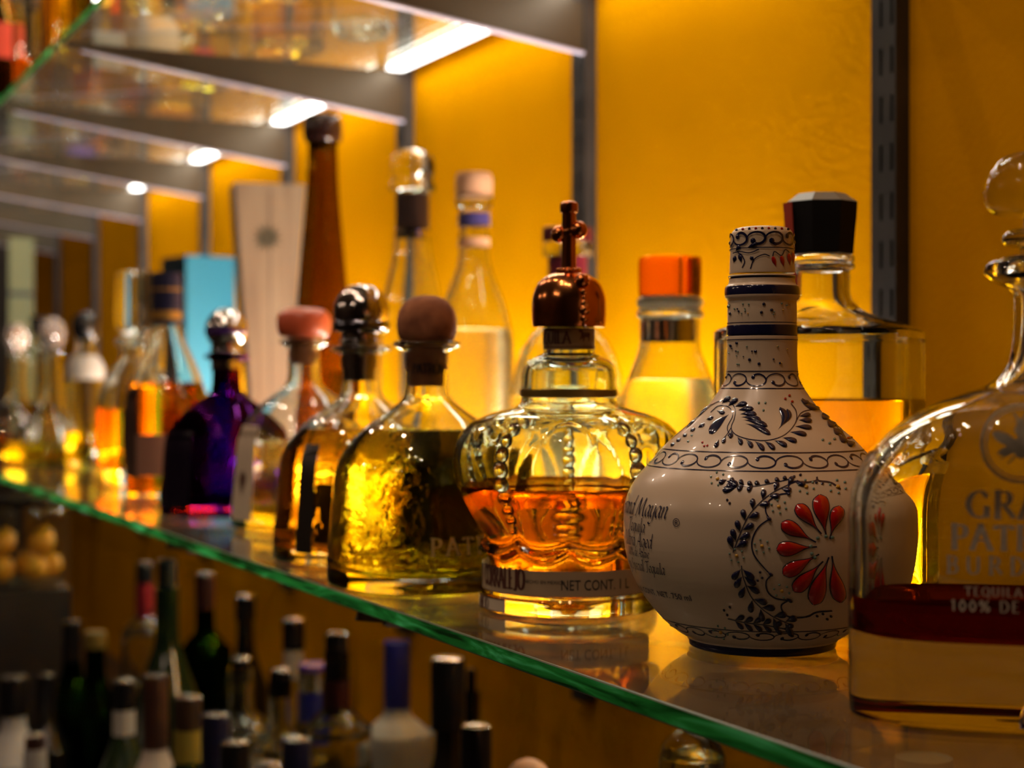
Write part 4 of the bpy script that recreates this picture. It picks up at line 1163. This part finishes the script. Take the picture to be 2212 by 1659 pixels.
BLUE = pbr('turquoise_card', srgb(22, 100, 122), .6); DKB = pbr('navy_card', (.008, .022, .035), .6)
o, X, Y = box_at('gift_carton', 'turquoise gift carton with dark side panel', 428, 2.86, .1, .08, .219, BLUE, 0)
mb = MB().box((-.048, -.048, 0), (.048, .048, .368)); mb.k = [0, 0, 1, 0, 0, 1]
c_ = mb.build('carton', [BLUE, DKB], o, smooth=False)
o.rotation_euler[2] += R(27)
# measured height of the box top line
GREYB = pbr('sage_card', srgb(120, 122, 88), .7)
o, X, Y = box_at('gift_carton', 'sage green gift carton at the dark far end of the shelf', 46, 4.05, .06, .06, .35, GREYB, 0)
mb = MB().box((-.03, -.030, 0), (.03, .030, .508)); c_ = mb.build('carton', GREYB, o, smooth=False)
MB().box((-.0305, -.0305, .36), (.0305, .0305, .372)).build('carton_band', DKB, o, smooth=False)

# ---- back row along the wall
BROWNG = glass('brown_glass', (.66, .52, .16), 1.5)
DKBR = pbr('dark_brown_cap', (.030, .010, .008), .22, coat=.4)
B = Bottle('tall_brown_bottle', 'very tall slender brown glass bottle with dark round cap', 697, 2.0)
k = B.s
B.shell([(0, 0), (.036, 0), (.036, 0), (.0385, .004), (.0385, .03), (.036, .14), (.0325, .24), (.026, .32), (.0208, .38), (.0190, .42), (.0185, .445), (.021, .447), (.021, .452)], BROWNG, .0025, .01, 48, 5)
B.liquid(.16, YELLOW, .0003)
lathe('round_cap', crom([(0, .437), (.016, .437), (.017, .446), (.0215, .448), (.0240, .454), (.0246, .468), (.0225, .478), (.0175, .4815), (0, .4825)], 4), DKBR, B.o, 40)

B = generic('dome_stopper_bottle', 'clear long-necked bottle with glass dome stopper and black neck sleeve', 891, 1.84,
    [(.040, .004), (.042, .012), (.042, .170), (.040, .20), (.033, .245), (.024, .285), (.0200, .315), (.0185, .345), (.0185, .366)], seg=48, liq=.10, liqm=YELLOW,
    caps=[('neck_sleeve', sleeve(.0196, .324, .364), pbr('dark_neck_sleeve', (.035, .015, .012), .4)), ('lower_ring', sleeve(.0203, .3135, .321), SILVER),
          ('dome_stopper', [(0, .352), (.012, .352), (.014, .365), (.0255, .367), (.0265, .373), (.0235, .380), (.0255, .388), (.0262, .396), (.0235, .406), (.0150, .4135), (0, .4165)], SOLIDGLASS)])
B = generic('cork_top_bottle', 'clear round-shouldered bottle with pale wooden cap and blue neck ring', 1024, 1.752,
    [(.041, .004), (.043, .012), (.043, .175), (.042, .20), (.036, .228), (.025, .256), (.0175, .280), (.0165, .300), (.0165, .335), (.0205, .340), (.0205, .352)], seg=48, liq=.205, liqm=HAZY,
    caps=[('blue_neck_ring', sleeve(.0176, .319, .332), pbr('violet_blue_band', (.05, .04, .16), .4)), ('neck_paper', sleeve(.0174, .296, .305), PALECORK),
          ('wooden_cap', [(0, .350), (.0185, .350), (.0185, .350), (.0200, .354), (.0205, .370), (.0185, .3765), (.0185, .3765), (0, .3775)], PALECORK)])
B = generic('round_flask', 'round clear flask with dark red cap behind the copper cross', 1226, 1.557,
    [(.050, .004), (.057, .02), (.060, .06), (.059, .10), (.056, .135), (.050, .165), (.040, .187), (.026, .202), (.0190, .212), (.0180, .225), (.0180, .276)], seg=52, liq=.135, liqm=HAZY,
    caps=[('red_neck_sleeve', sleeve(.0192, .228, .270), pbr('crimson_sleeve', (.16, .008, .03), .4)), ('pale_ring', cyl(.0245, .2695, .284), SOLIDGLASS),
          ('red_cap', cyl(.0245, .284, .298), pbr('maroon_cap', (.10, .006, .014), .4))])
ORANGE = glass('orange_glass_cap', (1.0, .52, .06), 1.45, .12)
B = generic('orange_cap_bottle', 'clear short bottle with orange cap and silver neck band, behind the ceramic bottle', 1447, 1.3135,
    [(.040, .004), (.042, .012), (.042, .115), (.040, .134), (.033, .155), (.0265, .172), (.0250, .182), (.0250, .205)], seg=56, liq=.150, liqm=HAZY, bt=.014,
    caps=[('silver_neck_band', sleeve(.0240, .181, .198), SILVER), ('glass_ring', [(.022, .199), (.0270, .201), (.0275, .205), (.0250, .208), (.0270, .211), (.0272, .215), (.0245, .218), (.021, .218)], SOLIDGLASS),
          ('orange_cap', cyl(.0257, .2185, .2505, .003), ORANGE), ('cap_seal', cyl(.0250, .213, .218), WHITE)])
def square_bottle():
    B = Bottle('square_decanter_bottle', 'square-shouldered clear bottle of golden tequila with black faceted cap', 1772, 1.075)
    s = B.s
    z = lambda y: B.z(y)
    pr = [(0, .001), (.061, .001), (.061, .001), (.0645, .003), (.0650, .008), (.0650, .014), (.0650, .03), (.0650, z(760)), (.0650, z(735)), (.0643, z(722)), (.0615, z(712)), (.0480, z(697)), (.0330, z(680)), (.0240, z(661)), (.0205, z(640)), (.0200, z(600)), (.0200, z(585)), (.0225, z(582)), (.0228, z(574)), (.0215, z(570)), (.0225, z(566)), (.0225, z(556)), (.0200, z(552)), (.0200, z(552))]
    sec = sec_fn(5.5, 1, .80, z(700), z(660), B.cam + PI / 2 + R(-14))
    B.shell(pr, CLEAR, .0050, .012, 112, 5, sec, None, ang=50)
    B.liquid(z(862), GOLD)
    # faceted cap
    c = MB(); n = 8
    lv = [(.0190, z(552)), (.0222, z(551)), (.0245, z(470)), (.0250, z(440)), (.0165, z(421)), (0, z(420))]
    vs = []; rings = []
    for r, zz in lv:
        if r == 0: rings.append([len(vs)]); vs.append((0, 0, zz)); continue
        ring = []
        for j in range(n):
            a = B.cam + R(10) + 2 * PI * (j + .5) / n; ring.append(len(vs)); vs.append((r * math.cos(a), r * math.sin(a), zz))
        rings.append(ring)
    fs = [tuple(reversed(rings[0]))]; ks = [0]
    for q, (A, Bq) in enumerate(zip(rings, rings[1:])):
        for j in range(n):
            k2 = (j + 1) % n
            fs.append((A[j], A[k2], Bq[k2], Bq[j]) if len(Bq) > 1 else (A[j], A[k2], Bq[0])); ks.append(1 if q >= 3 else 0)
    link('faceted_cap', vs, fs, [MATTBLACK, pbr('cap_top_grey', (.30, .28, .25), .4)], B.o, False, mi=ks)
    # red ribbon running over the cap and down the neck
    a = B.cam - R(58)
    rb = []
    for r, zz in ((.0262, z(442)), (.0255, z(470)), (.0240, z(550)), (.0242, z(575)), (.0215, z(600)), (.0212, z(650))):
        for da in (-.22, .22): rb.append((r * math.cos(a + da), r * math.sin(a + da), zz))
    link('tax_ribbon', rb, [(2 * i, 2 * i + 1, 2 * i + 3, 2 * i + 2) for i in range(5)], pbr('red_ribbon', (.42, .035, .012), .5), B.o, True, 80)
square_bottle()

# ---- bottles standing on the upper shelf, seen from below through the glass
GU = 'bottles on the upper glass shelf'
AMBG = glass('amber_glass', (.75, .36, .08), 1.5)
def simple_profile(r, h, kind):
    if kind == 'long': return [(r * .98, .004), (r, .012), (r, h * .55), (r * .92, h * .62), (r * .55, h * .74), (r * .38, h * .82), (r * .36, h)]
    if kind == 'square': return [(r * .98, .004), (r, .012), (r, h * .66), (r * .9, h * .70), (r * .5, h * .76), (r * .4, h * .8), (r * .4, h)]
    if kind == 'short': return [(r * .98, .004), (r, .012), (r, h * .70), (r * .94, h * .74), (r * .70, h * .785), (r * .42, h * .82), (r * .36, h * .86), (r * .36, h)]
    if kind == 'round': return [(r * .75, .004), (r * .95, .02), (r, h * .25), (r * .92, h * .42), (r * .6, h * .55), (r * .38, h * .64), (r * .34, h)]
def shelfbottle(label, px, d, r, h, kind, liq, liqm, glassm=CLEAR, capm=BLACK, lab=None, zb=Z_UP, grp=None, seg=32, caph=.03, capr=None, bt=.012, neck=None, name='bottle', extra=()):
    nr = simple_profile(r, h, kind)[-1][0]
    cr = capr or nr * 1.12
    caps = [('cap', cyl(cr, h - caph * .6, h + caph * .4, .002), capm)]
    if neck: caps.append(('neck_label', sleeve(nr * 1.10, h * .80, h - caph * .65), neck))
    caps += list(extra)
    labs = [('label_paper', lab[1], lab[2], lab[3], lab[4], lab[0])] if lab else []
    sec = (lambda B: sec_fn(4.5, 1, 1, h * .6, h * .72, B.cam + .4)) if kind == 'square' else None
    return generic(name, label, px, d, simple_profile(r, h, kind), zb, liq, liqm, glassm, caps, labs, seg, .0025, bt, sec, grp)
U = [
 ('square bottle of bright yellow liquid on the upper shelf above the glowing strip', 622, 2.165, .043, .27, 'square', .07, GOLD, CLEAR, BLACK, None),
 ('round clear bottle standing over the brightest light strip', 782, 2.075, .045, .26, 'round', .02, CLEARLIQ, CLEAR, SILVER, None),
 ('clear round bottle left of the yellow one on the upper shelf', 448, 2.02, .050, .26, 'round', .03, GOLD, CLEAR, SILVER, None),
 ('slim clear bottle with gold liquid at the upper shelf front edge', 318, 1.92, .034, .28, 'long', .05, YELLOW, CLEAR, BLACK, None),
 ('amber bottle overhanging the green edge at the top of the photo', 148, 2.26, .030, .30, 'square', .15, GOLD, CLEAR, BLACK, None),
 ('bluish clear bottle with bright shoulders near the upper left corner', 72, 2.47, .031, .24, 'long', .05, AMBER2, CLEAR, SILVER, None),
 ('dark bottle with red and white label touching the left border', -6, 2.72, .033, .27, 'long', .1, DEEP, BROWNG, BLACK, (pbr('red_white_label', srgb(200, 60, 30), .6), .10, .16, -80, 80)),
 ('upper shelf bottle with lilac cap ring behind the amber one', 215, 2.52, .036, .28, 'square', .04, AMBER, CLEAR, SILVER, (WHITE, .04, .10, -60, 60)),
 ('clear cylinder bottle on the upper shelf in the second bay', 330, 2.35, .040, .30, 'long', .03, CLEARLIQ, CLEAR, BLACK, (PAPER, .03, .09, -70, 70)),
 ('upper shelf bottle with small red label in the second bay', 440, 2.42, .038, .27, 'square', .03, YELLOW, CLEAR, BLACK, (pbr('scarlet_label', srgb(200, 50, 30), .6), .01, .05, -20, 25)),
 ('gold liquid bottle by the second glowing strip on the upper shelf', 560, 2.46, .040, .26, 'round', .05, GOLD, CLEAR, SILVER, None),
 ('dark brown bottle on the upper shelf in the second bay', 285, 2.62, .036, .28, 'long', .12, AMBER, AMBG, BLACK, None),
 ('stocky clear bottle on the upper shelf in the third bay', 160, 2.95, .040, .26, 'square', .04, CLEARLIQ, CLEAR, SILVER, None),
 ('white and orange bottle on the upper shelf in the third bay', 228, 3.07, .032, .27, 'long', .05, AMBER2, CLEAR, BLACK, (WHITE, .03, .11, -80, 80)),
 ('gold bottle beside the third strip on the upper shelf', 385, 2.95, .040, .25, 'square', .06, GOLD, CLEAR, BLACK, None),
 ('pale bottle at the left border, third bay of the upper shelf', 70, 3.05, .038, .28, 'round', .02, CLEARLIQ, CLEAR, BLACK, None),
 ('violet labelled bottle on the upper shelf in the fourth bay', 170, 3.55, .036, .27, 'square', .05, YELLOW, CLEAR, BLACK, (pbr('violet_label', (.10, .05, .35), .6), .01, .07, -60, 60)),
 ('small clear bottle on the upper shelf in the fourth bay', 262, 3.50, .038, .25, 'long', .03, CLEARLIQ, CLEAR, SILVER, None),
 ('amber bottle on the upper shelf in the fourth bay', 60, 3.55, .038, .27, 'long', .06, AMBER, CLEAR, BLACK, None),
]
for u in U: shelfbottle(*u, grp=GU)

# ---- bottles on the dark counter under the lower shelf
GL = 'bottles on the dark counter'
BLK = opaque(pbr('black_bottle_glass', (.006, .006, .005), .12, coat=.5))
GRN = glass('green_glass', (.10, .32, .05), 1.5)
DGRN = opaque(pbr('dark_green_bottle', (.008, .020, .006), .12, coat=.5))
FRO = opaque(pbr('frosted_bottle', (.42, .40, .37), .45))
WHB = opaque(pbr('white_bottle', srgb(190, 175, 160), .4))
NAVYM = pbr('royal_blue_foil', (.012, .018, .22), .4)
def ht(d, y): return (HY - y) / FPX * d - Z_BAR
def low(label, px, d, ytop, r, kind, liq=None, liqm=None, glassm=CLEAR, capm=BLACK, neck=None, lab=None, caph=.03, capr=None, extra=(), top=SATIN, seg=28):
    h = ht(d, ytop)
    caph2 = caph
    B = shelfbottle(label, px, d, r, h - .4 * caph2, kind, liq if liq else .1, liqm, glassm, capm, lab, Z_BAR, GL, seg, caph2, capr, neck=neck, extra=extra)
    nr = simple_profile(r, h, kind)[-1][0]; cr = (capr or nr * 1.12)
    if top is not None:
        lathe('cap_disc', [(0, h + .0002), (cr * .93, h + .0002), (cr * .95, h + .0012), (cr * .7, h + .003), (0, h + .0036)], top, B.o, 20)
    return B
def dome(r, h): return [(0, h - .03), (r * .6, h - .03), (r * .62, h - .012), (r, h - .008), (r * 1.02, h), (r * .8, h + r * .6), (0, h + r * .85)]
X_ = low
B = X_('bottle under the shelf with clear glass ball stopper, right below the green edge', 1495, 1.20, 1640, .040, 'long', .2, CLEARLIQ, CLEAR, SOLIDGLASS, caph=.02, top=None)
h = ht(1.20, 1572)
mbq = MB().sphere((0, 0, h - .0255), .0255, 28, 18); mbq.build('ball_stopper', WAVY, B.o)
B = X_('bottle with peach cork dome just rising over the bottom border', 1141, 1.40, 1665, .038, 'long', .2, AMBER, CLEAR, PALECORK, caph=.02, top=None)
MB().sphere((0, 0, ht(1.40, 1640) - .021), .021, 24, 14).build('dome_stopper', PALECORK, B.o)
X_('short black capped bottle with pale cap top, before the tall black one', 1029, 1.50, 1572, .040, 'long', .2, None, BLK, BLACK, capr=.0145, caph=.05)
X_('tall black bottle with broad black capsule below the crown bottle', 968, 1.70, 1428, .038, 'long', .2, None, BLK, BLACK, capr=.0185, caph=.07)
X_('dark slim bottle with thin pourer behind the tall black bottle', 1018, 1.92, 1450, .030, 'long', .2, None, BLK, BLACK, capr=.006, caph=.06)
X_('frosted white bottle with royal blue neck label', 858, 2.0, 1392, .046, 'short', .2, None, FRO, NAVYM, capr=.0168, caph=.078, top=None)
X_('clear bottle with black and red neck and silver cap top', 727, 1.88, 1372, .042, 'short', .16, DEEP, CLEAR, BLACK, capr=.0135, caph=.05, neck=pbr('black_red_neck', (.035, .004, .004), .4), lab=(pbr('dark_label', (.02, .015, .015), .5), .12, .24, -80, 80))
B = X_('bottle with purple topped blue and white capsule', 676, 2.12, 1434, .045, 'long', .2, CLEARLIQ, CLEAR, pbr('purple_lid', (.09, .03, .28), .4), capr=.0195, caph=.012, neck=NAVYM, top=None)
hh = ht(2.12, 1434)
lathe('silver_band', crom(sleeve(.0200, hh - .035, hh - .008), 2), SILVER, B.o, 24); lathe('navy_band', crom(sleeve(.0202, hh - .075, hh - .036), 2), NAVYM, B.o, 24)
X_('clear bottle with white neck label and black cap, in front of the orange wall', 634, 2.27, 1340, .036, 'long', .15, CLEARLIQ, CLEAR, BLACK, neck=WHITE, caph=.04, capr=.0160)
X_('dark bottle with black bulbous cap beside the white necked one', 530, 2.53, 1290, .038, 'long', .2, None, BLK, BLACK, capr=.016, caph=.035)
X_('green glass bottle with dark red capsule and pale top', 443, 2.42, 1242, .040, 'short', .15, None, GRN, pbr('oxblood_capsule', (.035, .008, .006), .4), capr=.0150, caph=.05)
X_('tall dark green wine bottle rising highest in the shadow', 361, 2.27, 1215, .046, 'long', .2, None, DGRN, pbr('green_black_capsule', (.006, .012, .010), .4), capr=.0130, caph=.09, top=None)
X_('clear bottle with crimson stripe left of the wine bottle', 312, 2.55, 1218, .036, 'short', .2, CLEARLIQ, CLEAR, pbr('black_cap_b', (.01, .01, .01), .4), neck=pbr('crimson_strip', (.25, .008, .02), .5), capr=.0130, caph=.03)
X_('dark necked bottle left in the shadow beside the olive capped one', 156, 2.56, 1345, .040, 'long', .2, None, GRN, BLACK, capr=.0150, caph=.06)
X_('green bottle with olive gold cap', 206, 2.44, 1365, .040, 'long', .2, None, GRN, pbr('olive_cap', (.16, .11, .02), .45), capr=.0165, caph=.025, top=None)
X_('small clear bottle with grey label and black cap ring', 268, 2.08, 1472, .036, 'long', .2, None, DGRN, BLACK, neck=WHITE, capr=.0155, caph=.035)
X_('white bottle with brown capsule at the bottom border', 336, 1.97, 1465, .040, 'long', .2, None, WHB, pbr('brown_capsule', (.05, .018, .010), .4), capr=.0155, caph=.085)
X_('dark bottle with yellow neck label', 406, 1.86, 1508, .040, 'long', .2, None, DGRN, pbr('brown_capsule_b', (.04, .018, .008), .4), capr=.0155, caph=.035, neck=pbr('mustard_label', srgb(150, 128, 40), .6))
X_('bottle with navy capsule and pale cap top', 466, 1.75, 1550, .038, 'long', .2, None, BLK, NAVYFOIL, capr=.0155, caph=.08)
X_('black bottle with silver cap, lowest beside the navy capsule', 507, 1.65, 1608, .038, 'long', .2, None, BLK, BLACK, capr=.0150, caph=.05)
X_('clear round bottle with bright shoulder behind the navy capsule', 520, 2.08, 1425, .048, 'short', .2, CLEARLIQ, CLEAR, BLACK, capr=.012, caph=.03)
X_('plain clear bottle without label between the round one and the purple topped one', 606, 1.94, 1450, .040, 'short', .15, AMBER, CLEAR, BLACK, capr=.0130, caph=.03)
X_('grey bottle with dark brown cap near the lower left corner', 76, 2.0, 1590, .040, 'long', .2, None, FRO, pbr('brown_cap_c', (.04, .015, .010), .4), capr=.0125, caph=.04)
X_('dark capped bottle in the lower left corner', 30, 2.25, 1465, .045, 'long', .2, None, FRO, BLACK, capr=.020, caph=.05)
X_('slim dark bottle between the two grey ones in the lower left corner', 100, 2.38, 1460, .036, 'long', .2, None, BLK, BLACK, capr=.014, caph=.05)
X_('bottle with frosted grey cap seen through the shelf at the lower right', 1996, 1.05, 1640, .040, 'long', .2, None, BLK, pbr('pale_grey_cap', srgb(170, 160, 140), .5), capr=.0190, caph=.04, top=None)
X_('clear bottle with navy shoulders behind the silver capped black one', 640, 1.71, 1600, .040, 'long', .2, None, BLK, NAVYFOIL, capr=.0150, caph=.05)
X_('small dark bottle with grey cap next to the purple lidded bottle', 575, 1.56, 1655, .038, 'long', .2, CLEARLIQ, CLEAR, SATIN, capr=.0150, caph=.03)

# ---- fruit jar on a dark stand
X0, Y0 = dr(48, 2.75)
jz = ht(2.75, 1262) + Z_BAR
tag(MB().box((X0 - .07, Y0 - .07, Z_BAR), (X0 + .07, Y0 + .07, jz - .003)).build('display_block', pbr('dark_block', (.012, .007, .004), .5), smooth=False), 'dark wooden block under the fruit jar', 'stand')
B = Bottle('fruit_jar', 'big glass jar filled with yellow fruit below the shelf on the far left', 48, 2.75, jz - .0028, 'jar')
hj = .1
topz = (HY - 1090) / FPX * 2.75 - (jz - .0028)
B.shell([(0, 0), (.070, 0), (.070, 0), (.077, .003), (.080, .010), (.080, topz - .02), (.076, topz - .006), (.070, topz)], thin_glass('jar_glass', (.97, .97, .94), .01), .003, .004, 48, 4)
lathe('lid', crom(cyl(.074, topz + .0005, topz + .014), 3), BLACK, B.o, 40)
LEM = pbr('lemon_skin', srgb(220, 178, 0), .5, noise=(14, srgb(215, 130, 0), .3), bump=(120, .3, .001))
k = 0
spots = []
for layer in range(3):
    for i in range(5 if layer % 2 == 0 else 4):
        a = 2 * PI * i / (5 if layer % 2 == 0 else 4) + layer * .6
        spots.append((.046 * math.cos(a), .046 * math.sin(a), .030 + layer * .043))
lem0 = None
words = ['bottom', 'middle', 'top']
for i, (a, b, c) in enumerate(spots):
    if c + .03 > topz: continue
    if lem0 is None:
        mbq = MB().sphere((0, 0, 0), .0205, 20, 12, sz=1.12, sx=1.0)
        lem0 = mbq.build('lemon', LEM); l = lem0
    else:
        l = lem0.copy(); COL.objects.link(l)
    l.location = (B.X + a, B.Y + b, jz + c)
    l.rotation_euler = (rng.random(), rng.random(), rng.random())
    tag(l, 'yellow lemon packed in the big glass jar', 'fruit', 'lemons in the jar')
